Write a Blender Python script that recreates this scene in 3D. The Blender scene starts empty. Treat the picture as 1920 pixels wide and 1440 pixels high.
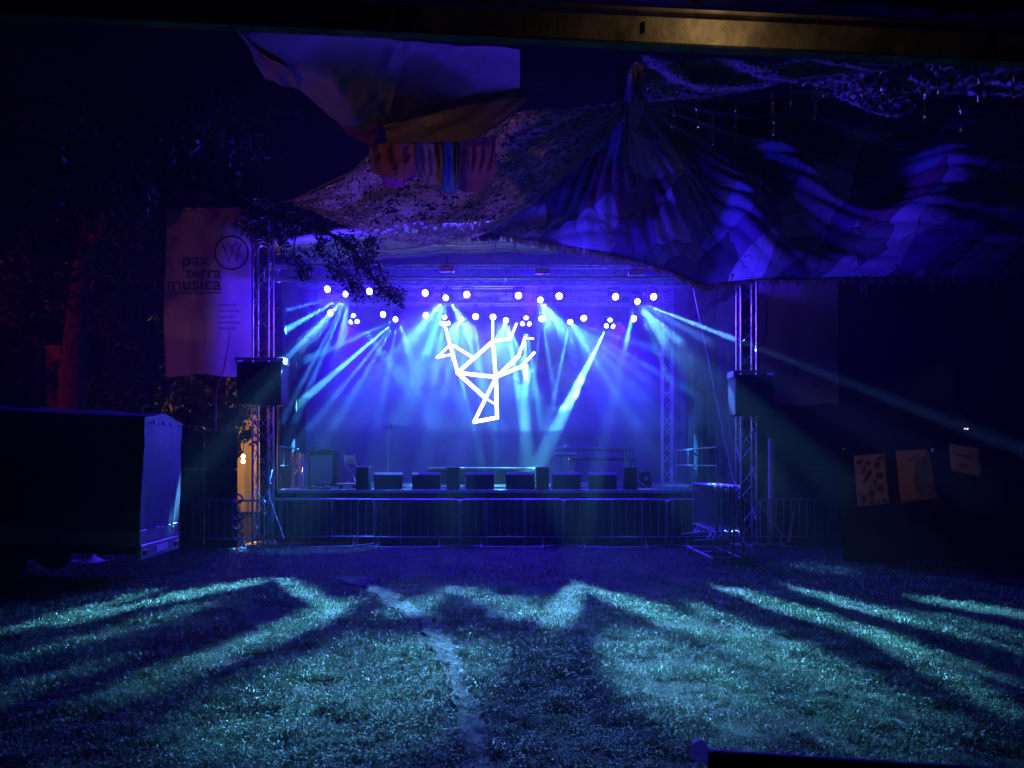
import bpy, math, random
import numpy as np
from mathutils import Vector, Matrix, Quaternion

random.seed(7)
RNG = np.random.default_rng(11)
R = math.radians
SC = bpy.context.scene
COL = SC.collection

# ------------------------------------------------------------------ camera
F_PX, HOR, EYE = 1450.0, 870.0, 1.9        # focal length and horizon in the photo's pixels, eye height
cam_d = bpy.data.cameras.new("camera")
cam = bpy.data.objects.new("camera", cam_d)
COL.objects.link(cam)
cam.location = (0, 0, EYE)
cam.rotation_euler = (R(90), 0, 0)
cam_d.sensor_width = 36.0
cam_d.lens = 36.0 * F_PX / 1920.0
cam_d.shift_y = (HOR - 720.0) / 1920.0
cam_d.clip_start = 0.05
cam_d.clip_end = 2000
cam_d.dof.use_dof = True
cam_d.dof.focus_distance = 17.0
cam_d.dof.aperture_fstop = 6.5
SC.camera = cam

# ------------------------------------------------------------------ night sky
W = bpy.data.worlds.new("World")
SC.world = W
W.use_nodes = True
wn, wl = W.node_tree.nodes, W.node_tree.links
bg = wn["Background"]
sky = wn.new("ShaderNodeTexSky")
sky.sky_type = 'NISHITA'
sky.sun_disc = False
sky.sun_elevation = R(-9)
sky.sun_rotation = R(160)
wl.new(sky.outputs[0], bg.inputs["Color"])
bg.inputs["Strength"].default_value = 0.05

SC.view_settings.view_transform = 'Standard'
SC.view_settings.look = 'None'
SC.view_settings.exposure = 0.0
SC.view_settings.gamma = 1.0

cy = SC.cycles
cy.use_denoising = True
cy.use_light_tree = True
cy.max_bounces = 5
cy.diffuse_bounces = 2
cy.glossy_bounces = 2
cy.transmission_bounces = 3
cy.transparent_max_bounces = 8
cy.volume_bounces = 0
cy.sample_clamp_indirect = 2.0
cy.sample_clamp_direct = 0.0
cy.caustics_reflective = False
cy.caustics_refractive = False

HAZE = 0.0011
FOG = 0.0032

# ------------------------------------------------------------------ lamps
def at(px, py, Y):
    """A point of the place seen at photo pixel (px, py) at depth Y."""
    return Vector(((px - 960.0) * Y / F_PX, Y, EYE - (py - HOR) * Y / F_PX))

def gnd(px, py):
    Y = EYE * F_PX / (py - HOR)
    return Vector(((px - 960.0) * Y / F_PX, Y, 0.0))

CYAN = (0.045, 0.30, 1.0)
ICE = (0.12, 0.70, 1.0)
DEEP = (0.10, 0.30, 1.0)
BLUE = (0.036, 0.007, 1.0)
VIOLET = (0.10, 0.05, 1.0)

def spot(name, loc, target, deg, watts, color, blend=0.3, narrow=1.0, radius=0.03):
    d = bpy.data.lights.new(name, 'SPOT')
    d.energy = watts
    d.color = color
    d.spot_size = R(deg)
    d.spot_blend = blend
    d.shadow_soft_size = radius
    o = bpy.data.objects.new(name, d)
    COL.objects.link(o)
    v = (Vector(target) - Vector(loc)).normalized()
    o.location = Vector(loc) + v * (0.27 if v.y < -0.3 else 0.15 if name == 'ray_lamp' else 0.22)
    o.rotation_euler = v.to_track_quat('-Z', 'Y').to_euler()
    o.scale = (narrow, 1, 1)
    return o

def bulb_light(name, loc, watts, color, radius=0.05):
    d = bpy.data.lights.new(name, 'POINT')
    d.energy = watts
    d.color = color
    d.shadow_soft_size = radius
    o = bpy.data.objects.new(name, d)
    COL.objects.link(o)
    o.location = loc
    return o

YU, YL = 21.0, 24.5                      # depths of the two lighting bars
F1 = at(654, 551, YU); F2 = at(838, 558, YU); F3 = at(1012, 562, YU); F8 = at(1192, 565, YU)
F4 = at(746, 598, YL); F5 = at(866, 598, YL); F6 = at(950, 600, YL); F7 = at(1068, 603, YL)
C1 = at(667, 599, YL); C2 = at(835, 602, YL); C3 = at(985, 603, YL); C4 = at(1141, 607, YL)

# rays in the air: (fixture, target px, py, depth, cone degrees, watts, colour)
AIR = [
    (F1, 510, 588, 20.4, 4.0, 30000, CYAN), (F1, 512, 632, 20.2, 6.0, 60000, CYAN), (F1, 520, 690, 20, 4.5, 38000, CYAN),
    (F1, 560, 730, 20, 3.5, 30000, CYAN), (F1, 608, 660, 20, 3.5, 34000, CYAN), 
    (F4, 560, 680, 23.6, 6, 40000, CYAN), (F4, 545, 770, 23, 4.5, 75000, ICE), (F4, 590, 790, 23, 4, 50000, CYAN),
    (F4, 650, 760, 23, 5, 30000, CYAN), (F4, 728, 690, 24, 7, 36000, CYAN), (F2, 795, 650, 20.5, 34, 60000, ICE), (F5, 866, 690, 24, 44, 60000, ICE), (F6, 962, 690, 24, 40, 60000, ICE), (F7, 1150, 690, 23.6, 34, 40000, CYAN),  
    (F2, 760, 640, 20.5, 8, 36000, ICE), (F2, 800, 660, 20.5, 12, 40000, ICE), (F2, 826, 640, 20.5, 6, 30000, ICE),
    (F3, 1062, 650, 20.5, 5, 20000, CYAN), (F3, 1090, 645, 20.5, 4, 20000, CYAN), (F3, 1024, 640, 20.5, 5, 26000, ICE),
    (F5, 845, 680, 24, 10, 36000, ICE), (F5, 866, 700, 24, 8, 40000, ICE), (F5, 893, 680, 24, 12, 40000, ICE),
     (F6, 965, 690, 24, 7, 330000, ICE), (F6, 985, 690, 24, 10, 50000, ICE),
    (F7, 1040, 740, 24, 4.5, 60000, ICE), (F7, 1105, 660, 24, 6, 40000, CYAN), (F7, 1150, 650, 24, 5, 40000, CYAN),
    (F7, 1230, 655, 23.5, 8, 40000, CYAN), (F7, 1200, 740, 23.5, 10, 40000, CYAN),
    (F8, 1800, 798, 14.2, 2.4, 360000, DEEP), (F8, 1420, 690, 17, 5, 20000, DEEP), (F8, 1470, 850, 16.5, 6, 9000, DEEP),
    (F8, 1330, 760, 17.5, 7, 18000, DEEP),  (F8, 1390, 740, 16.5, 26, 26000, DEEP),
    (C1, 770, 740, 23.6, 6, 50000, CYAN), (C1, 715, 655, 24, 4, 40000, ICE),
    (C2, 862, 705, 23.8, 3.6, 130000, ICE), (C3, 985, 720, 23.6, 7, 480000, ICE), (C3, 1000, 700, 23.8, 5, 60000, ICE),
    (C4, 1065, 760, 23.4, 7.5, 400000, ICE), (C4, 1040, 800, 23, 5, 60000, CYAN),
    (at(1184, 597, YL), 1090, 720, 24, 4.5, 30000, VIOLET), (at(1015, 597, YL), 1004, 690, 24, 3.5, 34000, ICE),
    (at(893, 593, YL), 897, 690, 24, 2.6, 70000, ICE), (at(924, 594, YL), 926, 690, 24, 2.6, 130000, ICE),
    (at(801, 591, YL), 830, 670, 24, 4, 26000, ICE), (at(723, 590, YL), 800, 705, 24, 3.5, 16000, VIOLET),
]
for k, (f, px, py, Y, dg, w, c) in enumerate(AIR):
    spot("ray_lamp", f, at(px, py, Y), dg * (.95 if dg < 7 else .9 if dg < 20 else 1), w * (.07 if dg > 20 else 1.5 if dg < 6.5 else .6) * (1.6 if f is C4 else 2.2 if f in (F1, F4) else .8), c, 0.05 if dg > 20 else 0.4)

# sheets of light that come down on the meadow as long streaks: (fixture, from px, py, to px, py, thickness deg, watts)
STREAK = [
    (F1, 250, 1090, -40, 1140, 1.3, 34000), (F2, 530, 1086, 20, 1190, 1.3, 46000), (F1, 515, 1084, 655, 1165, 1.0, 22000), (F5, 700, 1104, 130, 1350, 1.5, 46000),
    (F2, 690, 1106, 830, 1170, 1.0, 7000), (F4, 835, 1098, 1060, 1165, 1.2, 24000), (F6, 850, 1100, 560, 1250, 1.1, 22000), (F8, 1080, 1094, 1030, 1200, 1.2, 24000),
    (F2, 1085, 1094, 1640, 1320, 1.5, 42000), (F3, 1335, 1097, 1960, 1300, 1.2, 40000), (F8, 1470, 1099, 1960, 1240, 1.1, 34000), (F8, 1700, 1124, 1990, 1165, 1.2, 36000),
    (F7, 1720, 1145, 1990, 1225, .9, 24000), (F3, 1280, 1130, 1900, 1420, 1.2, 26000), (F5, 420, 1130, -60, 1260, 1.0, 24000), (F1, 300, 1110, -60, 1210, .9, 20000),
    (F6, 620, 1240, 250, 1460, 1.6, 24000), (F3, 1180, 1180, 1420, 1450, 2.4, 26000), (F6, 770, 1180, 690, 1450, 3.4, 30000), (F6, 1000, 1120, 1010, 1230, 2.2, 18000),
    (F5, 210, 1240, -80, 1400, 1.6, 22000), (F7, 1440, 1230, 1620, 1460, 2.0, 22000), (F8, 1620, 1180, 1960, 1380, .9, 20000),
]
FILL = [(F5, 420, 1240, 22, 16000), (F6, 720, 1300, 20, 22000), (F3, 1300, 1290, 20, 22000), (F2, 160, 1160, 16, 12000), (F7, 1650, 1240, 18, 14000)]
MEAD = (0.15, 0.58, 0.92)
for f, x0, y0, x1, y1, th, w in STREAK:
    a, b = gnd(x0, y0) - f, gnd(x1, y1) - f
    mid = (a.normalized() + b.normalized()).normalized()
    al = a.angle(b)
    o = spot("meadow_lamp", f, f + mid, math.degrees(al) * 1.15, w * 2.8, MEAD, 1.0, narrow=math.tan(R(th * 2.3 / 2)) / math.tan(al * 1.15 / 2))
    zz = -mid; yy = (b - a); yy = (yy - zz * yy.dot(zz)).normalized(); xx = yy.cross(zz)
    o.rotation_euler = Matrix((xx, yy, zz)).transposed().to_euler()
for f, px, py, dg, w in FILL:
    spot("meadow_lamp", f, gnd(px, py), dg, w * .26, MEAD, 0.9)
# deep blue washes of the rig, plus added fills that have no fixture
spot("wash_and_fill_lamp", at(1100, 572, 20.4), at(1230, 380, 13), 120, 2500, (0.06, 0.035, 1.0), 1.0, radius=.6)  # added to brighten the canopy, no fixture hangs here
spot("wash_and_fill_lamp", at(890, 572, 20.4), at(880, 380, 12), 70, 2200, (0.08, 0.045, 1.0), 0.9, radius=.6)  # second added light for the canopy, also without a fixture
for px, tx, ty, tz, w in ((620, -2.6, 14, 3.2, 2500), (801, -1.0, 14, 3.2, 2500), (1000, 0.6, 14.0, 3.2, 3600),
                          (1222, 2.5, 13, 3.2, 1500)):
    spot("wash_and_fill_lamp", at(px, 556, YU), (tx, ty, tz), 150, w, BLUE, 0.6, radius=0.25)
for px, tx in ((640, -4.0), (880, -0.8), (1160, 3.4)):
    spot("wash_and_fill_lamp", at(px, 592, YL) + Vector((0, -0.1, 0)), (tx, 26.4, 2.5), 130, 4200, BLUE, 0.9, radius=0.1)
spot("ray_lamp", F8, at(1345, 925, 15.4), 2.6, 42000, ICE, .5)
for px_ in (760, 1110):
    spot("wash_and_fill_lamp", at(px_, 572, 20.3), ((px_ - 935) * .012, 16.6, 0), 70, 2600, BLUE, 0.9, radius=.15)  # added blue fill for the barriers and ground, no fixture here
spot("deck_lamp", at(886, 585, 22.6), at(936, 913, 18.9), 4.5, 60000, ICE, 0.7)

# ------------------------------------------------------------------ materials
def mat(name, color=(0.5, 0.5, 0.5), rough=0.6, metal=0.0, noise=0.0, nscale=8.0, bump=0.0, bscale=40.0, spec=0.5, translucent=0.0):
    m = bpy.data.materials.new(name)
    m.use_nodes = True
    nt = m.node_tree
    n, l = nt.nodes, nt.links
    b = n["Principled BSDF"]
    b.inputs["Base Color"].default_value = (*color, 1)
    b.inputs["Roughness"].default_value = rough
    b.inputs["Metallic"].default_value = metal
    b.inputs["Specular IOR Level"].default_value = spec
    tc = n.new("ShaderNodeTexCoord")
    col = None
    if noise > 0:
        tx = n.new("ShaderNodeTexNoise")
        tx.inputs["Scale"].default_value = nscale
        tx.inputs["Detail"].default_value = 5
        l.new(tc.outputs["Object"], tx.inputs["Vector"])
        rp = n.new("ShaderNodeValToRGB")
        rp.color_ramp.elements[0].position = 0.3
        rp.color_ramp.elements[1].position = 0.7
        rp.color_ramp.elements[0].color = (*[c * (1 - noise) for c in color], 1)
        rp.color_ramp.elements[1].color = (*[min(1, c * (1 + noise)) for c in color], 1)
        l.new(tx.outputs["Fac"], rp.inputs["Fac"])
        l.new(rp.outputs["Color"], b.inputs["Base Color"])
        col = rp.outputs["Color"]
    if bump > 0:
        t2 = n.new("ShaderNodeTexNoise")
        t2.inputs["Scale"].default_value = bscale
        t2.inputs["Detail"].default_value = 4
        l.new(tc.outputs["Object"], t2.inputs["Vector"])
        bp = n.new("ShaderNodeBump")
        bp.inputs["Strength"].default_value = bump
        bp.inputs["Distance"].default_value = 0.02
        l.new(t2.outputs["Fac"], bp.inputs["Height"])
        l.new(bp.outputs["Normal"], b.inputs["Normal"])
    if translucent > 0:
        tr = n.new("ShaderNodeBsdfTranslucent")
        tr.inputs["Color"].default_value = (*color, 1)
        if col is not None:
            l.new(col, tr.inputs["Color"])
        mx = n.new("ShaderNodeMixShader")
        mx.inputs[0].default_value = translucent
        l.new(b.outputs[0], mx.inputs[1])
        l.new(tr.outputs[0], mx.inputs[2])
        l.new(mx.outputs[0], n["Material Output"].inputs["Surface"])
    return m

def glow(name, color, strength):
    m = bpy.data.materials.new(name)
    m.use_nodes = True
    n, l = m.node_tree.nodes, m.node_tree.links
    e = n.new("ShaderNodeEmission")
    e.inputs["Color"].default_value = (*color, 1)
    e.inputs["Strength"].default_value = strength
    l.new(e.outputs[0], n["Material Output"].inputs["Surface"])
    m.cycles.emission_sampling = 'NONE'
    return m

M = dict(
    steel=mat("galvanised_steel", (0.32, 0.32, 0.34), 0.42, 0.35, 0.25, 12, 0.1, 60),
    alu=mat("aluminium_truss", (0.55, 0.55, 0.57), 0.34, 0.8, 0.15, 10),
    black=mat("black_paint", (0.016, 0.016, 0.018), 0.65, 0, 0.3, 14, 0.15, 90, spec=.3),
    blackcloth=mat("black_cloth", (0.013, 0.013, 0.016), 0.95, 0, 0.35, 3, 0.3, 30, spec=0.1),
    deck=mat("deck_plywood", (0.06, 0.057, 0.055), 0.42, 0, 0.4, 5, 0.2, 30),
    backdrop=mat("backdrop_cloth", (0.06, 0.06, 0.07), 0.9, 0, 0.35, 0.9, 0.25, 12, spec=0.1),
    sidecloth=mat("side_gauze", (0.07, 0.07, 0.08), 0.9, 0, 0.35, 1.5, 0.3, 10, spec=0.1, translucent=0.3),
    roofcloth=mat("roof_fabric", (0.62, 0.60, 0.64), 0.7, 0, 0.12, 2, 0.2, 9, translucent=0.3),
    lens_white=glow("lens_white", (0.93, 0.90, 1.0), 9.0),
    lens_cyan=glow("lens_cyan", (0.72, 0.96, 1.0), 12.0),
    led=glow("led_and_ray", (0.97, 0.95, 1.0), 6.0),
    warm=glow("warm_bulb", (1.0, 0.62, 0.22), 14.0),
    pin=glow("pin_bulb", (1.0, 0.85, 0.6), 2.0),
    rubber=mat("rubber", (0.02, 0.02, 0.02), 0.8),
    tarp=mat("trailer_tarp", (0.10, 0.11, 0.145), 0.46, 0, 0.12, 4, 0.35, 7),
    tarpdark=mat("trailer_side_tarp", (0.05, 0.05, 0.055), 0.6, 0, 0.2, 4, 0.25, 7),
    board=mat("trailer_board", (0.30, 0.26, 0.19), 0.6, 0, 0.3, 6),
    redglass=mat("rear_lamp_plastic", (0.35, 0.03, 0.03), 0.25),
    orangeglass=mat("indicator_plastic", (0.5, 0.2, 0.03), 0.25),
    plate=mat("number_plate", (0.7, 0.7, 0.66), 0.4),
    banner=mat("banner_cloth", (0.52, 0.36, 0.40), 0.85, 0, 0.08, 2, 0.2, 6, translucent=0.4),
    bannerink=mat("banner_ink", (0.035, 0.03, 0.05), 0.8),
    bark=mat("bark", (0.10, 0.065, 0.045), 0.95, 0, 0.5, 9, 0.9, 22, spec=0.1),
    leaf=mat("leaf_green", (0.05, 0.085, 0.025), 0.5, 0, 0.45, 1.5, translucent=0.25),
    leafdark=mat("leaf_dark", (0.035, 0.06, 0.02), 0.55, 0, 0.45, 1.5, translucent=0.2),
    wood=mat("timber", (0.30, 0.17, 0.09), 0.7, 0, 0.4, 7, 0.3, 20),
    ropem=mat("rope_hemp", (0.32, 0.28, 0.22), 0.9),
    white=mat("white_panel", (0.70, 0.70, 0.72), 0.4, 0, 0.1, 3),
    grey=mat("grey_plastic", (0.30, 0.30, 0.33), 0.45),
    cord=mat("cable_black", (0.02, 0.02, 0.02), 0.6),
    paper=mat("poster_paper", (0.46, 0.36, 0.30), 0.8, 0, 0.18, 4, translucent=0.2),
    paperb=mat("poster_ochre", (0.50, 0.30, 0.16), 0.8, 0, 0.12, 4, translucent=0.2),
    paperink=mat("poster_ink", (0.10, 0.065, 0.08), 0.8),
    paperdusk=mat("poster_grey_print", (0.16, 0.15, 0.15), 0.8, 0, 0.35, 6),
    tarpaulin=mat("black_tarpaulin", (0.015, 0.015, 0.018), 0.8, 0, 0.3, 2, 0.3, 5, spec=0.2),
    tent=mat("tent_canvas", (0.78, 0.66, 0.50), 0.85, 0, 0.08, 1.5, 0.3, 5, translucent=0.4),
    beam=mat("weathered_metal_beam", (0.25, 0.23, 0.19), 0.55, 0.25, 0.6, 7, 0.25, 25),
    sail_orange=mat("sail_orange", (0.30, 0.13, 0.06), 0.9, 0, 0.2, 2, 0.3, 12, translucent=0.45),
    sail_purple=mat("sail_purple", (0.20, 0.03, 0.055), 0.9, 0, 0.15, 2, 0.3, 12, translucent=0.2),
    sail_brown=mat("sail_brown", (0.19, 0.115, 0.05), 0.9, 0, 0.2, 2, 0.3, 12, translucent=0.2),
    burlap=mat("burlap", (0.20, 0.15, 0.11), 0.95, 0, 0.35, 60, 0.6, 160, translucent=0.25),
    magenta=mat("cloth_magenta", (0.26, 0.05, 0.20), 0.85, 0, 0.15, 3, translucent=0.4),
    rust=mat("cloth_rust", (0.22, 0.085, 0.075), 0.85, 0, 0.15, 3, translucent=0.4),
    teal=mat("cloth_teal", (0.08, 0.19, 0.22), 0.85, 0, 0.15, 3, translucent=0.4),
    ochre=mat("cloth_ochre", (0.24, 0.18, 0.12), 0.85, 0, 0.15, 3, translucent=0.4),
    camo=mat("net_tan", (0.58, 0.48, 0.36), 0.9, 0, 0.45, 3, translucent=0.3),
    camogrey=mat("net_grey", (0.42, 0.40, 0.40), 0.9, 0, 0.3, 8, translucent=0.3),
    camoblue=mat("net_pale", (0.50, 0.50, 0.56), 0.9, 0, 0.4, 4, translucent=0.35),
    foil=mat("gold_foil", (0.85, 0.60, 0.25), 0.18, 1.0, 0.2, 20, 0.6, 60),
    knob=mat("knob_plastic", (0.75, 0.75, 0.8), 0.4, translucent=0.7),
    bottle=mat("bottle_glass", (0.15, 0.3, 0.2), 0.1),
)

# ------------------------------------------------------------------ helpers
def tag(o, label=None, cat=None, group=None, kind=None):
    if label: o["label"] = label
    if cat: o["category"] = cat
    if group: o["group"] = group
    if kind: o["kind"] = kind
    return o

def thing(name, label, cat, loc=(0, 0, 0), rz=0.0, group=None):
    o = bpy.data.objects.new(name, None)
    COL.objects.link(o)
    o.location = loc
    o.rotation_euler = (0, 0, rz)
    o.empty_display_size = 0.2
    return tag(o, label, cat, group)

def world_matrix(o):
    m = o.matrix_basis.copy()
    while o.parent:
        o = o.parent
        m = o.matrix_basis @ m
    return m

class MB:
    """Collects shapes and links them as ONE mesh object."""
    def __init__(s):
        s.v, s.f, s.mi = [], [], []
    def add(s, vs, fs, mi=0):
        b = len(s.v)
        s.v += [tuple(v) for v in vs]
        s.f += [tuple(b + i for i in f) for f in fs]
        s.mi += [mi] * len(fs)
        return s
    def box(s, c, d, rot=None, mi=0, bev=0.0):
        c = Vector(c); hx, hy, hz = d[0] / 2, d[1] / 2, d[2] / 2
        if bev > 0:
            b = min(bev, hx * .9, hy * .9, hz * .9)
            vs = []
            idx = {}
            for sx in (-1, 1):
                for sy in (-1, 1):
                    for sz in (-1, 1):
                        for a in range(3):
                            p = [sx * (hx - b), sy * (hy - b), sz * (hz - b)]
                            p[a] = (sx, sy, sz)[a] * (hx, hy, hz)[a]
                            idx[sx, sy, sz, a] = len(vs); vs.append(Vector(p))
            fs = []
            for a in range(3):
                u, w = (a + 1) % 3, (a + 2) % 3
                for sg in (-1, 1):
                    q = []
                    for (p1, p2) in ((-1, -1), (1, -1), (1, 1), (-1, 1)):
                        t = [0, 0, 0]; t[a] = sg; t[u] = p1; t[w] = p2
                        q.append(idx[t[0], t[1], t[2], a])
                    fs.append(q if sg > 0 else q[::-1])
            for a in range(3):
                u, w = (a + 1) % 3, (a + 2) % 3
                for p1 in (-1, 1):
                    for p2 in (-1, 1):
                        t0 = [0, 0, 0]; t0[a] = -1; t0[u] = p1; t0[w] = p2
                        t1 = list(t0); t1[a] = 1
                        q = [idx[(*t0, u)], idx[(*t1, u)], idx[(*t1, w)], idx[(*t0, w)]]
                        fs.append(q if p1 * p2 < 0 else q[::-1])
            for sx in (-1, 1):
                for sy in (-1, 1):
                    for sz in (-1, 1):
                        q = [idx[sx, sy, sz, 0], idx[sx, sy, sz, 1], idx[sx, sy, sz, 2]]
                        fs.append(q if sx * sy * sz > 0 else q[::-1])
        else:
            vs = [Vector((x, y, z)) for x in (-hx, hx) for y in (-hy, hy) for z in (-hz, hz)]
            fs = [(0, 1, 3, 2), (4, 6, 7, 5), (0, 4, 5, 1), (2, 3, 7, 6), (0, 2, 6, 4), (1, 5, 7, 3)]
        if rot is not None:
            vs = [rot @ v for v in vs]
        return s.add([c + v for v in vs], fs, mi)
    def tube(s, pts, r, seg=8, mi=0, cap=True, closed=False):
        pts = [Vector(p) for p in pts]
        n = len(pts)
        rs = r if isinstance(r, (list, tuple)) else [r] * n
        rings, fs, vs = [], [], []
        ref = None
        for i, p in enumerate(pts):
            a = pts[(i - 1) % n] if (closed or i > 0) else p
            b = pts[(i + 1) % n] if (closed or i < n - 1) else p
            t = (b - a).normalized() if (b - a).length > 1e-9 else Vector((0, 0, 1))
            if ref is None:
                ref = t.orthogonal().normalized()
            ref = (ref - t * ref.dot(t))
            ref = ref.normalized() if ref.length > 1e-6 else t.orthogonal().normalized()
            bi = t.cross(ref)
            ring = []
            for k in range(seg):
                an = 2 * math.pi * k / seg
                ring.append(len(vs)); vs.append(p + (ref * math.cos(an) + bi * math.sin(an)) * rs[i])
            rings.append(ring)
        for i in range(n if closed else n - 1):
            A, B = rings[i], rings[(i + 1) % n]
            for k in range(seg):
                fs.append((A[k], A[(k + 1) % seg], B[(k + 1) % seg], B[k]))
        if cap and not closed:
            fs.append(tuple(rings[0][::-1])); fs.append(tuple(rings[-1]))
        return s.add(vs, fs, mi)
    def lathe(s, c, prof, seg=20, axis='Z', mi=0, mat_=None):
        vs, fs = [], []
        c = Vector(c)
        for (r, h) in prof:
            for k in range(seg):
                a = 2 * math.pi * k / seg
                p = Vector((r * math.cos(a), r * math.sin(a), h))
                if axis == 'Y': p = Vector((p.x, p.z, p.y))
                if axis == 'X': p = Vector((p.z, p.x, p.y))
                if mat_ is not None: p = mat_ @ p
                vs.append(c + p)
        for i in range(len(prof) - 1):
            for k in range(seg):
                fs.append((i * seg + k, i * seg + (k + 1) % seg, (i + 1) * seg + (k + 1) % seg, (i + 1) * seg + k))
        fs.append(tuple(range(seg))[::-1])
        fs.append(tuple(range((len(prof) - 1) * seg, len(prof) * seg)))
        return s.add(vs, fs, mi)
    def prism(s, poly, off, mi=0):
        """An outline (3D points) pushed along off."""
        off = Vector(off); n = len(poly)
        a = [Vector(p) for p in poly]
        vs = a + [p + off for p in a]
        fs = [tuple(range(n))[::-1], tuple(range(n, 2 * n))]
        fs += [(i, (i + 1) % n, n + (i + 1) % n, n + i) for i in range(n)]
        return s.add(vs, fs, mi)
    def grid(s, P, mi=0):
        """P: rows x cols of points."""
        r, c = len(P), len(P[0])
        vs = [p for row in P for p in row]
        fs = [(i * c + j, i * c + j + 1, (i + 1) * c + j + 1, (i + 1) * c + j) for i in range(r - 1) for j in range(c - 1)]
        return s.add(vs, fs, mi)
    def build(s, name, mats, parent=None, smooth=False, local=False, thick=0.0):
        me = bpy.data.meshes.new(name)
        o = bpy.data.objects.new(name, me)
        COL.objects.link(o)
        vs = s.v
        if parent is not None:
            o.parent = parent
            if not local:
                inv = world_matrix(parent).inverted()
                vs = [inv @ Vector(v) for v in vs]
        elif not local and vs:
            a = np.array([tuple(v) for v in vs])
            c = Vector(((a[:, 0].min() + a[:, 0].max()) / 2, (a[:, 1].min() + a[:, 1].max()) / 2, a[:, 2].min()))
            o.location = c
            vs = [Vector(v) - c for v in vs]
        me.from_pydata([tuple(v) for v in vs], [], s.f)
        if not isinstance(mats, (list, tuple)): mats = [mats]
        for m in mats: me.materials.append(m)
        if len(mats) > 1:
            me.polygons.foreach_set("material_index", s.mi)
        if smooth:
            me.polygons.foreach_set("use_smooth", [True] * len(me.polygons))
        me.update()
        if smooth is True:
            try: me.set_sharp_from_angle(angle=R(40))
            except Exception: pass
        if thick > 0:
            md = o.modifiers.new("thickness", 'SOLIDIFY'); md.thickness = thick
        return o

def mesh_np(name, V, Fq, m, parent=None, smooth=False, Ft=None):
    """Bulk mesh from numpy arrays: quads Fq and triangles Ft."""
    me = bpy.data.meshes.new(name)
    V = np.asarray(V, dtype=np.float32)
    me.vertices.add(len(V)); me.vertices.foreach_set("co", V.ravel())
    fl, st, ct = [], 0, 0
    loops = []
    starts = []
    if Fq is not None and len(Fq):
        Fq = np.asarray(Fq, dtype=np.int32); loops.append(Fq.ravel()); starts.append(np.arange(len(Fq)) * 4)
    nq = 0 if Fq is None else len(Fq) * 4
    if Ft is not None and len(Ft):
        Ft = np.asarray(Ft, dtype=np.int32); loops.append(Ft.ravel()); starts.append(nq + np.arange(len(Ft)) * 3)
    loops = np.concatenate(loops); starts = np.concatenate(starts).astype(np.int32)
    me.loops.add(len(loops)); me.loops.foreach_set("vertex_index", loops)
    me.polygons.add(len(starts)); me.polygons.foreach_set("loop_start", starts)
    if smooth: me.polygons.foreach_set("use_smooth", np.ones(len(starts), dtype=bool))
    me.update(calc_edges=True)
    me.validate()
    me.materials.append(m)
    o = bpy.data.objects.new(name, me)
    COL.objects.link(o)
    if parent is not None: o.parent = parent
    return o

_LAT = RNG.random((257, 257)).astype(np.float64)
def vnoise(x, y, seed=0):
    x = np.asarray(x, float) + seed * 17.13; y = np.asarray(y, float) + seed * 9.71
    xi = np.floor(x).astype(int); yi = np.floor(y).astype(int)
    fx = x - xi; fy = y - yi
    fx = fx * fx * (3 - 2 * fx); fy = fy * fy * (3 - 2 * fy)
    a = _LAT[xi % 256, yi % 256]; b = _LAT[(xi + 1) % 256, yi % 256]
    c = _LAT[xi % 256, (yi + 1) % 256]; d = _LAT[(xi + 1) % 256, (yi + 1) % 256]
    return (a * (1 - fx) + b * fx) * (1 - fy) + (c * (1 - fx) + d * fx) * fy
def fbm(x, y, oct_=4, seed=0):
    t = 0; a = 1; n = 0
    for k in range(oct_):
        t = t + a * vnoise(x * 2 ** k, y * 2 ** k, seed + k); n += a; a *= 0.5
    return t / n

def copy_tree(o, parent=None):
    c = o.copy(); COL.objects.link(c)
    if parent is not None: c.parent = parent
    for ch in list(o.children): copy_tree(ch, c)
    return c

def lerp_pts(keys, x):
    """Piecewise-linear with keys [(x, values...)]."""
    ks = np.array([k[0] for k in keys]); return [np.interp(x, ks, [k[i] for k in keys]) for i in range(1, len(keys[0]))]

# ------------------------------------------------------------------ ground, path, grass
def path_x(Y): return np.interp(Y, [4.0, 4.83, 5.74, 7.25, 9.18, 11.7, 14], [-0.12, -0.2, -0.32, -0.55, -1.01, -2.1, -3.2])
def path_w(Y): return np.interp(Y, [4, 6, 9, 12, 14], [0.14, 0.12, 0.16, 0.26, 0.5])
def gheight(x, y):
    h = 0.10 * (fbm(x * 0.35, y * 0.35, 3, 3) - 0.5) + 0.05 * (fbm(x * 1.7, y * 1.7, 3, 5) - 0.5)
    clod = 0.07 * np.maximum(0, fbm(x * 5.0, y * 5.0, 3, 8) - 0.42)
    return h + clod

xs = np.concatenate([np.array([-600, -300, -120, -60, -35, -22, -16, -13]), np.arange(-11, 11.01, 0.075), np.array([13, 16, 22, 35, 60, 120, 300, 600])])
ys = np.concatenate([np.array([-200, -60, -20, -8, -2, 1.0, 2.5]), np.arange(3.6, 18.6, 0.075), np.array([19, 20, 22, 25, 30, 40, 60, 100, 200, 400, 900])])
GX, GY = np.meshgrid(xs, ys)
near = np.clip((11 - np.abs(GX)) / 2, 0, 1) * np.clip((GY - 3.4) / 1, 0, 1) * np.clip((18.6 - GY) / 0.6, 0, 1)
GZ = gheight(GX, GY) * near
V = np.stack([GX, GY, GZ], -1).reshape(-1, 3)
nr, nc = GX.shape
ii = (np.arange(nr - 1)[:, None] * nc + np.arange(nc - 1)[None]).ravel()
Fq = np.stack([ii, ii + 1, ii + nc + 1, ii + nc], -1)

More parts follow.
